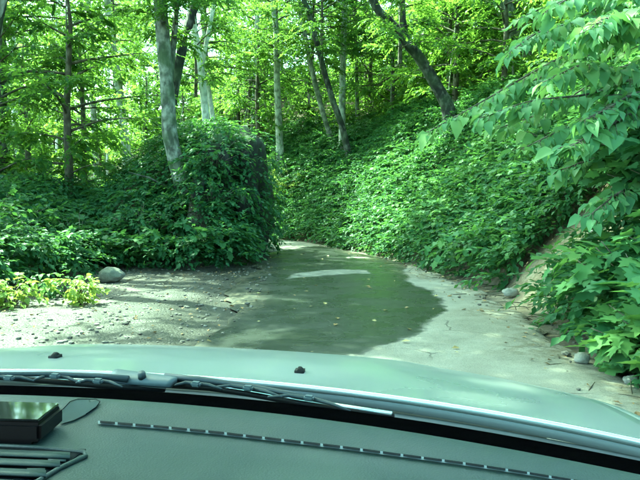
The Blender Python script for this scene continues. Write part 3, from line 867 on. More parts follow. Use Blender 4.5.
undergrowth('bank_undergrowth', 'layered green leafy undergrowth covering the road bank', 66000, (-6, 9), (1.5, 30),
            lambda X, Y, a, b: (a > 0.30 + vnoise(X, Y, 1.4) * 0.5) & (a < 6.2) & ~clayhole(X, Y) & (np.abs(X) < Y * 0.62 + 1.8), 0.62, 0.125, 11, 0.55, M['leaf_bank'], seed=11)
undergrowth('bank_broadleaves', 'paler broad lobed leaves scattered through the bank undergrowth', 6000, (-2, 8), (2, 20),
            lambda X, Y, a, b: (a > 0.6) & (a < 5.5) & ~clayhole(X, Y) & (np.abs(X) < Y * 0.62 + 1.8) & (vnoise(X, Y, 0.7) > -0.1), 0.8, 0.12, 6, 0.5, M['leaf_broad'], tm=T_LOBED, tone0=0.6, seed=14)
undergrowth('hillside_undergrowth', 'green undergrowth on the wooded hillside behind the bend', 60000, (-34, 36), (14, 62),
            lambda X, Y, a, b: (a > 5.0) & (np.abs(X) < Y * 0.62) & (rng.random(len(X)) < np.clip(26 / Y, 0, 1)), 1.1, 0.19, 10, 0.85, M['leaf_wood'], tone0=0.55, seed=12)
undergrowth('verge_undergrowth', 'dark green undergrowth behind the gravel lay-by', 40000, (-16, -1.5), (8.2, 26),
            lambda X, Y, a, b: (b > np.where((Y > 12.4) & (Y < 20), 0.30 + vnoise(X, Y, 2.0) * 0.3, 0.9)) & ((-4.0 - X) + 0.10 * (Y - 9) + vnoise(X, Y, 1.1) * 0.9 + np.clip(Y - 11.8, 0, 9) * 3 > 0.0) & (np.abs(X) < Y * 0.64), 0.75, 0.12, 10, 0.5, M['leaf_bank'], tone0=0.25, seed=13)

# ------------------------------------------------------------------ shrubs one can pick out
def shrub(name, base, H, Rad, nst, ntw, nl, ls, tm, mat, label, cat='shrub', group=None, seed=0, lean=(0, 0), tone=0.5, droop=0.35):
    r = np.random.default_rng(seed)
    e = empty(name, base, label, cat, group)
    O, AZ, EL, LN, TN, paths = [], [], [], [], [], []
    for i in range(nst):
        az = r.uniform(0, 6.28); sp = Rad * math.sqrt(r.random()); h = H * r.uniform(0.55, 1.05) * (1 - 0.35 * (sp / Rad) ** 2)
        end = np.array([math.cos(az) * sp + lean[0] * h, math.sin(az) * sp + lean[1] * h, h])
        mid = end * [0.35, 0.35, 0.6]
        pts = [np.array([0, 0, -0.1]) + r.normal(0, 0.05, 3) * [1, 1, 0], mid, end]
        paths.append((pts, [0.012, 0.008, 0.004], 4))
        tl = np.clip(r.normal(tone, 0.15), 0, 1)
        for k in range(ntw):
            t = r.uniform(0.25, 1.0)
            q = pts[0] * (1 - t) ** 2 + 2 * mid * t * (1 - t) + end * t * t
            O.append(q + r.normal(0, 0.05, 3)); AZ.append(az + r.normal(0, 1.1)); EL.append(r.normal(0.15, 0.3)); LN.append(Rad * r.uniform(0.3, 0.7)); TN.append(tl)
    sp = sprays(np.array(O), np.array(AZ), np.array(EL), np.array(LN), nl, ls, r, tm, np.array(TN), droop=droop)
    V, F, T = sp
    me = mesh_np('foliage', V, F, True, T, [mat])
    link(bpy.data.objects.new('foliage', me), e)
    mb = MB()
    for pts, rad, n in paths: mb.tube(pts, rad, n)
    mb.build('stems', M['twig'], e)
    return e

def onground(x, y, dz=0.0): return (x, y, tz(x, y) + dz)

shrub('shrub', onground(2.85, 5.4), 1.05, 0.8, 24, 6, 6, 0.19, T_LOBED, M['leaf_broad'], 'bushy maple-leaved shrub at the road edge beside the pale stone', seed=31, lean=(-0.2, -0.1))
shrub('shrub', onground(3.85, 6.5), 1.15, 0.9, 24, 6, 6, 0.19, T_LOBED, M['leaf_broad'], 'lobed-leaf shrub in front of the bare clay scar on the bank', seed=32, lean=(-0.25, -0.1))
shrub('shrub', onground(4.2, 6.0), 1.45, 1.0, 28, 6, 6, 0.21, T_LOBED, M['leaf_broad'], 'tall lobed-leaf shrub higher up the bank near the right edge', seed=33, lean=(-0.2, -0.1))
shrub('shrub', onground(4.45, 7.5), 1.25, 1.0, 26, 6, 6, 0.20, T_LOBED, M['leaf_broad'], 'lobed-leaf shrub under the lowest overhanging branches', seed=37, lean=(-0.25, -0.1), tone=0.6)
shrub('shrub', onground(3.3, 5.7), 0.7, 0.65, 18, 6, 6, 0.18, T_LOBED, M['leaf_broad'], 'low lobed-leaf shrub between the two road-edge shrubs and the scar', seed=38, lean=(-0.2, 0), tone=0.6)
shrub('shrub', onground(2.9, 10.9), 0.8, 0.7, 14, 5, 6, 0.16, T_LOBED, M['leaf_broad'], 'round-leaved green shrub just beyond the bare clay scar', seed=34, lean=(-0.3, -0.1), tone=0.6)
shrub('shrub', onground(4.6, 8.8), 1.2, 0.95, 22, 6, 6, 0.20, T_LOBED, M['leaf_broad'], 'broad-leaved shrub above the bare clay scar and its root', seed=35, lean=(-0.3, -0.1), tone=0.55)
shrub('shrub', onground(2.7, 4.75), 0.75, 0.6, 14, 5, 6, 0.18, T_LOBED, M['leaf_broad'], 'low lobed-leaf shrub nearest the car on the right bank', seed=36, lean=(-0.1, 0))

# overhanging young tree at the upper right: arching branches with large pointed leaves
def overhang():
    r = np.random.default_rng(51)
    bx, by = 5.0, 7.6
    bz = tz(bx, by)
    e = empty('young_tree', (bx, by, bz - 0.1), 'young tree arching large pointed drooping leaves over the right bank', 'tree')
    base = Vector((bx, by, bz - 0.1))
    MB().tube([(0, 0, 0), (-0.1, 0, 0.7), (0.0, 0.1, 1.5), (0.15, 0.1, 2.6), (0.2, 0.2, 4.0)], [0.07, 0.06, 0.05, 0.04, 0.02], 8).build('trunk', M['twig'], e)
    ends = [((630, 25), (545, 65), (485, 100), (428, 132), 7.2), ((640, 75), (590, 95), (530, 100), (480, 118), 7.0), ((636, 10), (590, 20), (540, 30), (510, 52), 6.8),
            ((640, 110), (600, 118), (560, 130), (520, 150), 6.8), ((640, -5), (600, -5), (560, 0), (520, 18), 7.4), ((645, 60), (615, 70), (585, 62), (548, 80), 6.3),
            ((645, 40), (622, 30), (600, 35), (570, 45), 6.0), ((650, 150), (620, 150), (590, 160), (555, 172), 6.6), ((650, 90), (630, 95), (605, 110), (585, 120), 6.0), ((640, 5), (600, 5), (575, 22), (548, 40), 7.6), ((650, 130), (612, 138), (570, 148), (535, 135), 7.4), ((640, 30), (580, 60), (530, 82), (505, 92), 7.7), ((650, 60), (600, 78), (550, 110), (500, 128), 7.9), ((650, 100), (620, 120), (590, 135), (565, 150), 5.8), ((650, 20), (625, 15), (605, 18), (585, 32), 5.6), ((660, 175), (640, 180), (615, 195), (590, 215), 6.2), ((650, -10), (620, -12), (580, -8), (545, 12), 6.4)]
    for q in ends:
        Y = q[4]
        W = [at(u, v, Y + 0.5 - 0.22 * i) - base for i, (u, v) in enumerate(q[:4])]
        st = Vector((0.05, 0.05, max(0.5, min(3.6, W[0].z - 0.25))))
        path = [st] + W
        dense = []
        for i in range(len(path) - 1):
            for k in range(6): dense.append(path[i].lerp(path[i + 1], k / 6))
        dense.append(path[-1])
        for _ in range(3):
            dense = [dense[0]] + [(dense[i-1] + dense[i] * 2 + dense[i+1]) / 4 for i in range(1, len(dense)-1)] + [dense[-1]]
        n = len(dense)
        br = MB().tube(dense, [0.022 * (1 - 0.8 * i / n) for i in range(n)], 6).build('branch', M['twig'], e)
        P, D, U, S, T = [], [], [], [], []
        tl = r.uniform(0.4, 0.75)
        L = sum((dense[i+1] - dense[i]).length for i in range(n-1))
        m = int(L / 0.075)
        tw = MB()
        for k in range(m):
            t = min(0.999, 0.2 + 0.8 * (k + r.uniform(0.1, 0.9)) / m)
            i = min(n - 2, int(t * (n - 1))); f = t * (n - 1) - i
            p = dense[i].lerp(dense[i + 1], f); d = (dense[i + 1] - dense[i]).normalized()
            side = d.cross(Vector((0, 0, 1))).normalized() * (1 if k % 2 else -1)
            td = (d * r.uniform(0.5, 1.1) + side * r.uniform(0.3, 1.0) + Vector((0, 0, r.uniform(-0.45, 0.25)))).normalized()
            tlen = r.uniform(0.08, 0.34) * (1.15 - 0.6 * t)
            tip = p + td * tlen + Vector((0, 0, -0.15 * tlen))
            tw.tube([p, p.lerp(tip, 0.5) + Vector((0, 0, 0.01)), tip], [0.005, 0.004, 0.002], 4, cap=False)
            q = max(2, int(tlen / 0.055))
            for c in range(q):
                g = (c + 0.7) / q
                sd2 = td.cross(Vector((0, 0, 1))).normalized() * (1 if c % 2 else -1)
                dd = (td * r.uniform(0.35, 1.0) + sd2 * r.uniform(0.2, 1.0) * (1 if c < q - 1 else 0.2) + Vector((0, 0, r.uniform(-0.8, 0.05)))).normalized()
                P.append(p.lerp(tip, g)); D.append(dd); U.append(Vector((0, 0, 1)) + Vector(r.normal(0, 0.45, 3)))
                S.append(r.uniform(0.07, 0.17) + 0.09 * r.random() ** 2); T.append(np.clip(r.normal(tl, 0.26), 0, 1))
        tw.build('twig', M['twig'], br)
        V, F = leaves(np.array(P), np.array(D), np.array(U), np.array(S), T_OVATE)
        me = mesh_np('foliage', V, F, True, np.repeat(np.array(T), len(T_OVATE[0])), [M['leaf_mint']])
        link(bpy.data.objects.new('foliage', me), br)
overhang()

# left side plants
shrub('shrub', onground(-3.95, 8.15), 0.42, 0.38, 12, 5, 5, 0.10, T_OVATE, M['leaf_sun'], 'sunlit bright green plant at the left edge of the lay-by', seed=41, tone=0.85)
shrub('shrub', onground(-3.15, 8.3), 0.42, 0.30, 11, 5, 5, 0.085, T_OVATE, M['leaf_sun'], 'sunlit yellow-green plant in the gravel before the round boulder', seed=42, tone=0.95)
shrub('shrub', onground(-3.55, 8.9), 0.32, 0.35, 10, 5, 5, 0.09, T_OVATE, M['leaf_broad'], 'low green plant between the two sunlit plants of the lay-by', seed=43, tone=0.7)
shrub('shrub', onground(-2.35, 13.0), 0.75, 0.8, 16, 5, 6, 0.15, T_LOBED, M['leaf_bank'], 'leafy shrub at the foot of the rock outcrop by the road', seed=44, tone=0.6)
shrub('shrub', onground(-3.5, 12.7), 0.8, 0.7, 14, 5, 6, 0.14, T_LOBED, M['leaf_bank'], 'leafy shrub below the roots of the stout mound tree', seed=45, tone=0.55)
shrub('shrub', onground(-4.6, 12.2), 0.9, 0.8, 15, 5, 6, 0.14, T_LOBED, M['leaf_bank'], 'leafy shrub behind the round boulder', seed=46, tone=0.5)
shrub('shrub', onground(-5.9, 11.6), 0.8, 0.9, 15, 5, 6, 0.14, T_LOBED, M['leaf_bank'], 'dark leafy shrub left of the round boulder behind the lay-by', seed=47, tone=0.35)
shrub('shrub', onground(-1.75, 14.2), 0.5, 0.5, 10, 5, 6, 0.13, T_LOBED, M['leaf_bank'], 'small leafy shrub against the rock corner at the road edge', seed=48, tone=0.55)
for k, (x, y, h, lab) in enumerate(((-2.95, 13.75, 0.7, 'arching fern growing over the roots of the stout mound tree'), (-3.7, 13.3, 0.8, 'dark fern left of the stout mound tree'), (-2.3, 13.6, 0.8, 'drooping fern between the mound tree and the rock corner'))):
    shrub('fern', onground(x, y), h, 0.75, 16, 4, 10, 0.11, T_SIMPLE, M['leaf_bank'], lab, 'fern', seed=70 + k, tone=0.5)
pz = at(215, 165, 14.2)
shrub('fern', (pz.x, pz.y, pz.z - 0.15), 0.7, 0.9, 14, 4, 9, 0.12, T_SIMPLE, M['leaf_bank'], 'feathery fern spilling over the face of the rock outcrop', 'fern', seed=49, tone=0.6, lean=(0.2, -0.4))
pz = at(232, 145, 15.0)
shrub('fern', (pz.x, pz.y, pz.z - 0.2), 0.6, 0.8, 12, 4, 9, 0.12, T_SIMPLE, M['leaf_bank'], 'fern on top of the rock outcrop beside the bend', 'fern', seed=50, tone=0.5, lean=(0.3, -0.3))
pc = onground(-1.4, 25.6)
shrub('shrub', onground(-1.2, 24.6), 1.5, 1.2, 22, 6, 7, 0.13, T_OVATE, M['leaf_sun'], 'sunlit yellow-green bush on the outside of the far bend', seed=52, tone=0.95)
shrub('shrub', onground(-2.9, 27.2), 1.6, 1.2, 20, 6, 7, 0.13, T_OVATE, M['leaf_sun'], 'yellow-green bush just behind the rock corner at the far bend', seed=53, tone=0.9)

# ------------------------------------------------------------------ rocks
def rock(name, c, size, seed, mat, label, cat='rock', sub=4, amp=0.3, rot=0, flat=False, facet=0.25, group=None):
    bm = bmesh.new()
    bmesh.ops.create_icosphere(bm, subdivisions=sub, radius=1.0)
    o3 = Vector((seed * 3.7, seed * 1.3, seed * 0.7))
    for v in bm.verts:
        d = v.co.normalized()
        a = mnoise.noise(d * 1.1 + o3) * amp + mnoise.noise(d * 2.6 + o3) * amp * 0.5 + mnoise.noise(d * 6 + o3) * amp * 0.22
        c1 = mnoise.voronoi(d * 1.9 + o3)[0][0]
        a += (c1 - 0.4) * facet
        v.co = Vector((d.x * size[0], d.y * size[1], d.z * size[2])) * (1 + a)
    me = bpy.data.meshes.new(name)
    bm.to_mesh(me); bm.free()
    me.polygons.foreach_set('use_smooth', [not flat] * len(me.polygons))
    me.materials.append(mat)
    o = bpy.data.objects.new(name, me)
    o.location = c; o.rotation_euler = (0, 0, rot)
    link(o)
    return tag(o, label, cat, group)

rock('rock_outcrop', (-2.35, 16.3, 1.05), (0.95, 2.1, 1.75), 1, M['rock'], 'dark mossy rock outcrop forming the corner of the road bend', sub=5, amp=0.42, rot=0.12, facet=0.55)
rock('rock', (-3.0, 14.9, 0.9), (0.8, 0.7, 1.0), 2, M['rock'], 'mossy boulder under the stout tree on the mound', sub=5, amp=0.32, rot=0.4)
def rock_cover(objs):
    r = np.random.default_rng(77)
    P, Nn = [], []
    for o in objs:
        mw = Matrix.Translation(o.location) @ Matrix.Rotation(o.rotation_euler.z, 4, 'Z')
        for v in o.data.vertices:
            if r.random() < 0.45: P.append(mw @ v.co); Nn.append(mw.to_3x3() @ v.normal)
    P = np.array(P); Nn = np.array(Nn)
    k = (P[:, 2] > 0.25) & (vnoise(P[:, 0] + P[:, 2], P[:, 1] + P[:, 2] * 0.7, 1.5) > -0.36)
    P, Nn = P[k], Nn[k]
    az = np.arctan2(Nn[:, 1], Nn[:, 0]) + r.normal(0, 0.6, len(P))
    V, F, T = sprays(P + Nn * 0.05, az, r.normal(0.0, 0.3, len(P)), r.uniform(0.2, 0.55, len(P)), 9, 0.12, r, T_SIMPLE, np.clip(0.4 + r.normal(0, 0.2, len(P)), 0, 1), droop=0.55)
    tag(link(bpy.data.objects.new('rock_creeper', mesh_np('rock_creeper', V, F, True, T, [M['leaf_bank']]))), 'small dark leaves clinging to the mossy rock outcrop', kind='stuff')
rock_cover([o for o in col.objects if o.name in ('rock_outcrop', 'rock')])
gb = gnd(110, 283)
rock('boulder', (gb.x - 0.02, gb.y + 0.1, 0.12), (0.20, 0.17, 0.13), 3, M['boulder'], 'round greyish boulder at the back edge of the gravel lay-by', 'boulder', sub=4, amp=0.22, facet=0.22)
gb = gnd(582, 364)
rock('rock', (gb.x, gb.y, 0.05), (0.06, 0.05, 0.05), 4, M['stone'], 'small pale stone at the foot of the right bank', sub=3, amp=0.25)
gb = gnd(631, 384)
rock('rock', (gb.x, gb.y, 0.03), (0.06, 0.045, 0.035), 5, M['stone'], 'flat buff stone nearest the car at the right road edge', sub=3, amp=0.25)
gb = gnd(500, 296)
rock('rock', (gb.x + 0.15, gb.y, 0.05), (0.10, 0.07, 0.06), 6, M['stone'], 'grey stone lying below the clay scar', sub=3, amp=0.3)

# exposed root / dead branch in the clay scar
e = MB()
pts = [Vector((2.95, 8.35, 0.30)), Vector((3.05, 8.35, 0.72)), Vector((3.3, 8.4, 1.02)), Vector((3.62, 8.5, 1.25)), Vector((3.9, 8.7, 1.48))]
pts = [Vector((p.x, p.y, tz(p.x, p.y) + 0.05)) for p in pts]
e.tube(pts, [0.05, 0.045, 0.05, 0.045, 0.03], 8)
o = e.build('exposed_root', M['bark_grey'])
tag(o, 'grey exposed root running down the bare clay scar of the bank', 'root')

# ------------------------------------------------------------------ pebbles, litter, twigs
def pebbles(name, label, n, xr, yr, acc, s0, s1, mat, seed):
    X, Y, Z, dR, dL = scatter(n, xr, yr, acc)
    r = np.random.default_rng(seed)
    ico = bmesh.new(); bmesh.ops.create_icosphere(ico, subdivisions=1, radius=1.0)
    tv = np.array([v.co[:] for v in ico.verts]); tf = np.array([[v.index for v in f.verts] for f in ico.faces]); ico.free()
    m = len(X)
    S = s0 * (s1 / s0) ** (r.random(m) ** 2.2)
    sc = S[:, None] * r.uniform(0.6, 1.3, (m, 3)) * [1, 1, 0.6]
    V = tv[None] * (1 + r.normal(0, 0.14, (m, len(tv), 1))) * sc[:, None]
    a = r.uniform(0, 6.28, m); ca, sa = np.cos(a)[:, None], np.sin(a)[:, None]
    V = np.stack([V[..., 0] * ca - V[..., 1] * sa, V[..., 0] * sa + V[..., 1] * ca, V[..., 2]], -1)
    inroad = (dR < -0.1) & (dL < -0.1)
    V += np.stack([X, Y, np.where(inroad, 0.026, Z) + S * 0.2], 1)[:, None]
    F = (tf[None] + (np.arange(m) * len(tv))[:, None, None]).reshape(-1, 3)
    me = mesh_np(name, V.reshape(-1, 3), F, False, np.repeat(r.random(m), len(tv)), [mat])
    tag(link(bpy.data.objects.new(name, me)), label, kind='stuff')

pebbles('gravel', 'loose gravel stones strewn over the lay-by', 6500, (-5.5, -0.6), (4.5, 13.5), lambda X, Y, a, b: (b > -0.5) & ((-4.2 - X) + 0.1 * (Y - 9) < 0.3) & (rng.random(len(X)) < np.clip(1.1 - np.clip(-b, 0, 1) * 2, 0, 1)), 0.006, 0.036, M['pebble'], 61)
pebbles('roadside_gravel', 'stone chips along the foot of the right bank', 3200, (0, 4), (3.6, 22), lambda X, Y, a, b: (a > -0.7) & (a < 1.0) & (rng.random(len(X)) < np.clip(1 - np.abs(a - 0.15) * 1.3, 0, 1)), 0.007, 0.045, M['pebble'], 62)

def litter(name, label, n, xr, yr, acc, size, mat, seed, tone=(0, 1)):
    X, Y, Z, dR, dL = scatter(n, xr, yr, acc)
    r = np.random.default_rng(seed); m = len(X)
    inroad = (dR < -0.1) & (dL < -0.1)
    P = np.stack([X, Y, np.where(inroad, 0.032, Z + 0.012)], 1)
    a = r.uniform(0, 6.28, m)
    D = np.stack([np.cos(a), np.sin(a), r.normal(0, 0.15, m)], 1)
    U = np.array([0, 0, 1.0]) + r.normal(0, 0.3, (m, 3))
    V, F = leaves(P, D, U, size * r.uniform(0.5, 1.3, m), T_SIMPLE)
    me = mesh_np(name, V, F, False, np.repeat(r.uniform(*tone, m), 4), [mat])
    tag(link(bpy.data.objects.new(name, me)), label, kind='stuff')
litter('leaf_litter', 'brown dead leaves along the verges and clay scar', 4200, (-6, 4.8), (3.6, 16), lambda X, Y, a, b: ((a > -0.6) & (a < 2.6)) | ((b > -0.2) & (b < 4) & (rng.random(len(X)) < 0.75)), 0.055, M['leaf_dead'], 63, (0.0, 0.8))
litter('fallen_leaves', 'yellowed leaves fallen on the wet road', 150, (-1.6, 2.4), (5.0, 19), lambda X, Y, a, b: (a < -0.1) & (b < -0.1), 0.08, M['leaf_dead'], 64, (0.6, 1.0))

def twigs():
    r = np.random.default_rng(65)
    mb = MB()
    for _ in range(120):
        if r.random() < 0.75:
            y = r.uniform(4, 12); x = 2.35 + r.normal(0.1, 0.35)
        else:
            y = r.uniform(7, 12.5); x = r.uniform(-4.2, -1.3)
        a = r.uniform(0, 3.14); l = r.uniform(0.05, 0.22)
        z = max(tz(x, y), -0.01) + 0.018
        p = Vector((x, y, z)); d = Vector((math.cos(a), math.sin(a), r.normal(0, 0.12)))
        mb.tube([p - d * l, p + Vector((0, 0, 0.01)) + Vector((-d.y, d.x, 0)) * r.normal(0, 0.02), p + d * l], [0.006, 0.005, 0.003], 4)
    o = mb.build('fallen_twigs', M['twig'])
    tag(o, 'small dead twigs lying along both road edges', kind='stuff')
twigs()

# ------------------------------------------------------------------ the car one sits in
CAR_YAW, CAR_ROLL = -0.0981, 0.0289
car = empty('car', (0, 0, 0), 'pale green-silver car seen from inside over its dashboard and hood', 'car')
car.rotation_mode = 'XYZ'
CAR_M = Matrix.Rotation(CAR_YAW, 4, 'Z') @ Matrix.Translation((0, 0, CAM_H)) @ Matrix.Rotation(CAR_ROLL, 4, 'Y') @ Matrix.Translation((0, 0, -CAM_H))
car.matrix_world = CAR_M
CAR_I = CAR_M.inverted()
CX = -0.36                                # car's centre line, to the left of the passenger's eye

def cpx(u, v, z):
    """the point of the car at height z (car frame) seen at a pixel"""
    o = CAR_I @ Vector((0, 0, CAM_H)); d = CAR_I.to_3x3() @ ray(u, v)
    return o + d * ((z - o.z) / d.z)

def bow(L):                                # sweep-back of windshield base and cowl
    l = abs(L - CX)
    return -0.333 * l * l

HOOD_R0 = 1.0766
def hood_pt(s, t):
    l = s * 0.80
    fr = HOOD_R0 + bow(CX + l)
    ff = 2.02 - 0.22 * abs(s) ** 3
    f = fr + (ff - fr) * t
    z = 1.0291 - 0.1065 * t - 0.1089 * t ** 3 - 0.006 * abs(s) ** 6
    # raised centre panel with soft creases either side
    z += 0.006 * (1 - float(sstep(0.50, 0.68, np.array(abs(s))))) * float(sstep(0.0, 0.25, np.array(t)))
    return (CX + l, f, z)
MB().grid(lambda i, j: hood_pt(2 * i - 1, j), 64, 36).build('hood', M['paint'], car, solid=0.02)
hood = [o for o in car.children if o.name.startswith('hood')][0]
mb = MB()
mb.tube([Vector(hood_pt(s, 0)) + Vector((0, -0.002, 0.001)) for s in np.linspace(-0.99, 0.99, 60)], 0.006, 6)
mb.build('hood_edge_highlight', M['bright'], hood)  # light catching the hood's rear edge, modelled as a bright tube
for sgn in (-1, 1):
    def fend(i, j):
        b = Vector(hood_pt(sgn, i))
        pr = [(0.0045, -0.004), (0.03, -0.006), (0.062, -0.03), (0.082, -0.09), (0.085, -0.25), (0.075, -0.45), (0.05, -0.55)]
        a, c = pr[min(6, int(round(j * 6)))]
        return (b.x + sgn * a, b.y, b.z + c)
    MB().grid(fend, 20, 6).build('fender', M['paint'], car, solid=0.006)
    w = MB()
    cx_, cy_ = CX + sgn * 0.76, 1.42
    prof = [(0.20, -0.09), (0.30, -0.105), (0.325, -0.08), (0.325, 0.08), (0.30, 0.105), (0.20, 0.09)]
    w.grid(lambda i, j: (cx_ + prof[min(5, int(round(j * 5)))][1], cy_ + math.cos(i * 6.28318) * prof[min(5, int(round(j * 5)))][0], 0.325 + math.sin(i * 6.28318) * prof[min(5, int(round(j * 5)))][0]), 32, 5)
    wh = w.build('wheel', M['tyre'], car)
    rim = MB().grid(lambda i, j: (cx_ + sgn * (0.085 - 0.03 * j), cy_ + math.cos(i * 6.28318) * 0.205 * (1 - j * 0.9), 0.325 + math.sin(i * 6.28318) * 0.205 * (1 - j * 0.9)), 24, 2)
    rim.build('rim', M['wiper_cap'], wh)
    hl = MB().grid(lambda i, j: (CX + sgn * (0.42 + 0.34 * i), 2.03 - 0.22 * (0.42 + 0.34 * i) ** 3 / 0.512 + 0.01 + 0.02 * math.sin(j * 3.14), 0.60 + 0.14 * j), 8, 4)
    hl.build('headlight', M['headlamp'], car, solid=0.01)
MB().grid(lambda i, j: (CX + (2*i-1) * 0.84, 2.06 - 0.24 * abs(2*i-1) ** 3 - (0.06 * (j - 0.4) ** 2), 0.26 + 0.50 * j), 24, 8).build('front_bumper', M['paint'], car, solid=0.01)

# cowl panel, frit band, windshield
MB().grid(lambda i, j: (CX + (2*i-1)*0.78, 0.92 + bow(CX + (2*i-1)*0.78) + 0.15 * j, 1.012 + 0.010 * math.sin(j * 3.1) - 0.004 * j), 40, 6).build('cowl', M['cowl'], car, solid=0.01)
DASH_F = 0.8644
MB().grid(lambda i, j: (CX + (2*i-1)*0.79, DASH_F - 0.012 + bow(CX + (2*i-1)*0.79) + 0.068 * j, 1.042 + 0.010 * j), 40, 2).build('black_base_band', M['black'], car, solid=0.004)
def ws_pt(i, j, dz):
    return (CX + (2*i-1) * (0.77 - 0.14 * j), 0.935 + bow(CX + (2*i-1)*0.77) * (1 - 0.3 * j) - 0.82 * j, 1.050 + 0.46 * j + 0.03 * math.sin(3.14 * j) - dz)
WS = MB()
for dz in (0.0, 0.003, 0.006):             # laminated: outer face, tinted interlayer, inner face
    WS.grid(lambda i, j: ws_pt(i, j, dz), 24, 12)
WS.build('windshield', M['glass'], car)
for sgn in (-1, 1):
    MB().tube([(CX + sgn * 0.815, 0.915 + bow(CX + 0.815) + 0.03, 1.0), (CX + sgn * 0.76, 0.36, 1.30), (CX + sgn * 0.69, 0.02, 1.52), (CX + sgn * 0.66, -0.5, 1.58)], [0.026, 0.024, 0.024, 0.024], 8).build('windshield_pillar', M['dash'], car)
MB().grid(lambda i, j: (CX + (2*i-1)*0.66, 0.10 - 0.02 - 1.6 * j, 1.545 + 0.04 * math.sin(3.14 * min(1, j * 1.2 + 0.1)) - 0.04 * (2*i-1)**4), 12, 12).build('roof', M['dash'], car, solid=0.03)

# hood washer nozzles
def on_hood(u, v):
    """the hood point nearest a pixel"""
    best = None
    for a in np.linspace(-0.95, 0.95, 190):
        for b in np.linspace(0.05, 0.7, 66):
            p = Vector(hood_pt(a, b)); w = CAR_M @ p - Vector((0, 0, CAM_H))
            dep = w.y * math.cos(PITCH) - w.z * math.sin(PITCH); up = w.y * math.sin(PITCH) + w.z * math.cos(PITCH)
            e2 = (320 + FPX * w.x / dep - u) ** 2 + (240 - FPX * up / dep - v) ** 2
            if best is None or e2 < best[0]: best = (e2, p)
    return best[1]
for (u, v) in ((55, 358), (300, 372)):
    p = on_hood(u, v)
    nb = MB()
    for k in range(2):
        nb.grid(lambda i, j: (p.x + (2*i - 1) * (0.0105 - 0.005 * math.sin(j * 3.1416)), p.y + (j - 0.5) * 0.030, p.z - 0.003 + 0.014 * max(0.0, math.sin(j * 3.14159)) ** 0.7 * (1 - 0.5 * (2*i-1) ** 4)), 8, 8) if k == 0 else nb.box((p.x, p.y, p.z + 0.001), (0.009, 0.011, 0.004))
    nb.build('washer_nozzle', M['rubber'], car)

# wipers
def wiper(name_pts, brk, z):
    pass
wz = 1.046
def path(px, z): return [cpx(u, v, z) for u, v in px]
wp = empty('wiper', (0, 0, 0)); wp.parent = car
MB().tube(path([(168, 382), (210, 385), (250, 391), (300, 400), (352, 408), (392, 414)], wz - 0.008), [0.004] * 6, 6).build('blade', M['bright'], wp)
MB().tube(path([(168, 385), (210, 388), (250, 394), (300, 403), (352, 411), (394, 417)], wz - 0.012), [0.005] * 6, 6).build('rubber_strip', M['rubber'], wp)
MB().tube(path([(165, 377), (200, 380), (248, 386), (285, 393), (312, 398)], wz), [0.007, 0.006, 0.005, 0.0045, 0.004], 8).build('arm', M['wiper'], wp)
for a, b, c in (((214, 387), (248, 388), (282, 397)), ((268, 397), (309, 398), (350, 411)), ((175, 385), (196, 384), (222, 389))):
    br = MB().tube(path([a, ((a[0]+b[0])/2, (a[1]+b[1])/2 - 2), b, ((c[0]+b[0])/2, (c[1]+b[1])/2 - 1.5), c], wz), [0.0015, 0.003, 0.004, 0.003, 0.0015], 6).build('bracket', M['wiper'], wp)
    p = cpx(b[0], b[1], wz + 0.003)
    MB().box(p, (0.008, 0.006, 0.004), Matrix.Rotation(-0.15, 3, 'Z')).build('clip', M['wiper_cap'], br, smooth=False, bevel=0.0025)
pv = cpx(144, 379, wz)
mb = MB().grid(lambda i, j: (pv.x + (i - 0.5) * 0.115 * (1 - 0.12 * (2*j-1)**2), pv.y + 0.004 - (i - 0.5) * 0.02 + (j - 0.5) * 0.05 * (0.65 + 0.5 * (1 - i)), pv.z - 0.004 + 0.012 * math.sin(math.pi * min(1, max(0, j))) ** 0.5 ), 12, 8)
piv = mb.build('arm_head', M['wiper_cap'], wp, solid=0.008)
MB().tube([pv + Vector((0, -0.008, 0.004)), pv + Vector((0, -0.012, 0.014))], [0.007, 0.006], 10).build('pivot_nut', M['wiper'], piv)
wp2 = empty('wiper', (0, 0, 0)); wp2.parent = car
MB().tube(path([(-60, 372), (0, 377), (60, 382), (118, 387), (165, 389)], wz - 0.012), [0.005] * 5, 6).build('rubber_strip', M['rubber'], wp2)
MB().tube(path([(-60, 369), (0, 374), (60, 379), (118, 384), (165, 387)], wz - 0.008), [0.0035] * 5, 6).build('blade', M['bright'], wp2)
MB().tube(path([(-60, 380), (-10, 374), (50, 374), (100, 376), (128, 379)], wz + 0.003), [0.004, 0.004, 0.0045, 0.005, 0.006], 8).build('arm', M['wiper'], wp2)
for a, b, c in (((-20, 376), (9, 378), (34, 381)), ((34, 380), (55, 376), (80, 383)), ((76, 383), (98, 381), (122, 387))):
    br = MB().tube(path([a, ((a[0]+b[0])/2, (a[1]+b[1])/2 - 2), b, ((c[0]+b[0])/2, (c[1]+b[1])/2 - 2), c], wz), [0.0015, 0.003, 0.004, 0.003, 0.0015], 6).build('bracket', M['wiper'], wp2)
    p = cpx(b[0], b[1], wz + 0.003)
    MB().box(p, (0.008, 0.006, 0.004), Matrix.Rotation(-0.1, 3, 'Z')).build('clip', M['wiper_cap'], br, smooth=False, bevel=0.0025)

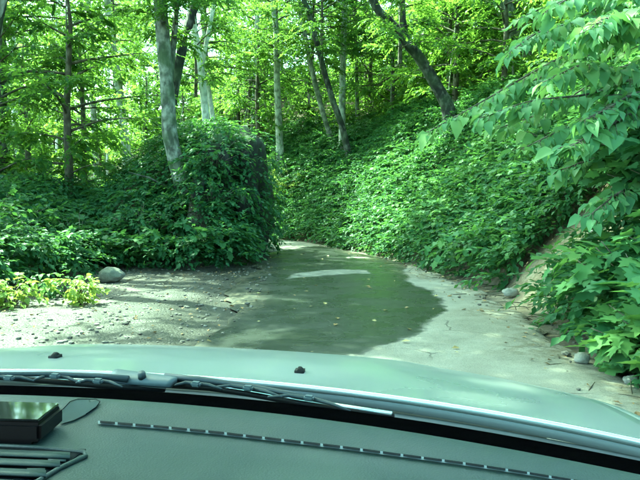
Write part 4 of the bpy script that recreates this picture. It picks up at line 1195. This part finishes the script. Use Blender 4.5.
# dashboard
def dash_z(L, F):
    fe = DASH_F + bow(L)
    t = fe - F                        # distance back from the front edge
    z = 1.058 + 0.008 * math.exp(-((t - 0.05) / 0.05) ** 2) - 0.02 * max(0, 1 - t / 0.03) ** 2
    z -= 0.005 * float(sstep(0.05, 0.15, np.array(t)))
    z += 0.012 * float(sstep(0.11, 0.35, np.array(t)))
    return z
def dash_fn(i, j):
    L = CX + (2*i - 1) * 0.76
    fe = DASH_F + bow(L)
    tt = [0.40 * (q / 59) ** 1.3 for q in range(60)] + [.43, .45, .46, .46, .45]
    k = min(len(tt) - 1, int(round(j * (len(tt) - 1))))
    F = fe - tt[k] * (1.0 if L > -5 else 1)
    z = dash_z(L, F)
    if k >= 60: z -= [0.014, 0.035, 0.07, 0.16, 0.32][k - 60]
    return (L, F, z)
dash = MB().grid(dash_fn, 80, 64).build('dashboard', M['dash'], car)

def dpx(u, v, dz=0.0):
    """point on the dash top seen at a pixel"""
    z = 1.058
    for _ in range(24):
        p = cpx(u, v, z); z = dash_z(p.x, p.y) + dz
    return cpx(u, v, z)

# defroster slit: a row of dark slots in a pale-edged channel
vent = empty('defroster_vent', (0, 0, 0)); vent.parent = dash
line = [(98, 422), (160, 427), (220, 433), (280, 440), (340, 447), (400, 455), (460, 463), (520, 472), (575, 481), (640, 492)]
lu = np.array([p[0] for p in line], float); lv = np.array([p[1] for p in line], float)
def lp(u, dv=0.0, dz=0.0): return dpx(u, float(np.interp(u, lu, lv)) + dv, dz)
ch = MB()
us = np.linspace(98, 640, 60)
ch.grid(lambda i, j: lp(98 + 542 * i, [1.9, -1.3][int(round(j))], 0.0018), 60, 1)
ch.build('vent_edge', M['dash_light'], vent)
u = 100.0
while u < 632:
    w = 15 + 4.5 * (u - 100) / 460
    sl = MB().grid(lambda i, j: lp(u + w * i, [0.9, -1.5][int(round(j))], 0.0032), 4, 1)
    sl.build('vent_slot', M['dash_line'], vent)
    u += w + 2.6

# speaker cover panel near the dash's front edge, with its seam
out = [(63, 409), (70, 401.5), (78, 398.8), (96, 399.2), (100, 401.5), (96, 407), (86, 414), (74, 420), (60, 424)]
oc = (79.0, 409.5)
def spk_fn(i, j):
    n_ = len(out); k = min(n_ - 1, int(i * n_)) if i < 1 else 0
    f_ = i * n_ - int(i * n_) if i < 1 else 0.0
    a, b = out[k], out[(k + 1) % n_]
    u_, v_ = a[0] + (b[0] - a[0]) * f_, a[1] + (b[1] - a[1]) * f_
    return dpx(oc[0] + (u_ - oc[0]) * j, oc[1] + (v_ - oc[1]) * j, 0.0022)
spk = MB().grid(spk_fn, 36, 4).build('speaker_cover', M['speaker'], dash)
MB().tube([dpx(a, b, 0.003) for a, b in [(54, 411)] + out[:7]], 0.0005, 5).build('seam', M['dash_line'], spk)

# centre air vent: frame and slats
vn = empty('air_vent', (0, 0, 0)); vn.parent = dash
fr = MB().grid(lambda i, j: dpx(-60 + (146 if j < 0.5 else 72) * i, [446, 500][int(round(j))] + 3 * i, 0.0015), 6, 1)
fr.build('vent_recess', M['dash_line'], vn, solid=0.001)
for (v0, v1, ue) in ((449, 454.5, 70), (457.5, 463, 60), (467, 473, 46), (478, 486, 34)):
    MB().grid(lambda i, j: dpx(-60 + (ue + 60) * i, [v0, v1][int(round(j))] + 5.0 * i - 2, 0.005), 6, 1).build('slat', M['dash'], vn, solid=0.002)
for (u0, u1, v0, v1) in ((48, 66, 456, 461), (27, 45, 468, 473)):
    MB().grid(lambda i, j: dpx(u0 + (u1 - u0) * i, [v0, v1][int(round(j))], 0.003), 2, 1).build('vane', M['dash'], vn, solid=0.001)
rm = [(-20, 445), (40, 448), (84, 452), (86, 456), (60, 468), (40, 480), (20, 492)]
MB().tube([dpx(a, b, 0.002) for a, b in rm], 0.0026, 6).build('vent_frame', M['dash'], vn)

# ------------------------------------------------------------------ gadget on the dash
g0 = dpx(17, 446)
dev = empty('dash_gadget', CAR_M @ Vector((g0.x, g0.y, g0.z)), 'small black box with glossy top lying on the dashboard by the vent', 'gadget')
dev.rotation_euler = (CAR_M.to_euler().x, CAR_M.to_euler().y, CAR_M.to_euler().z + 0.10)
MB().box((-0.042, 0.035, 0.015), (0.068, 0.034, 0.0115)).build('body', M['device'], dev, smooth=False, bevel=0.004)
MB().box((-0.042, 0.035, 0.0285), (0.064, 0.031, 0.0016)).build('screen', M['screen'], dev, smooth=False, bevel=0.001)
MB().box((-0.042, 0.035, 0.002), (0.055, 0.028, 0.0025)).build('foot', M['rubber'], dev, smooth=False)
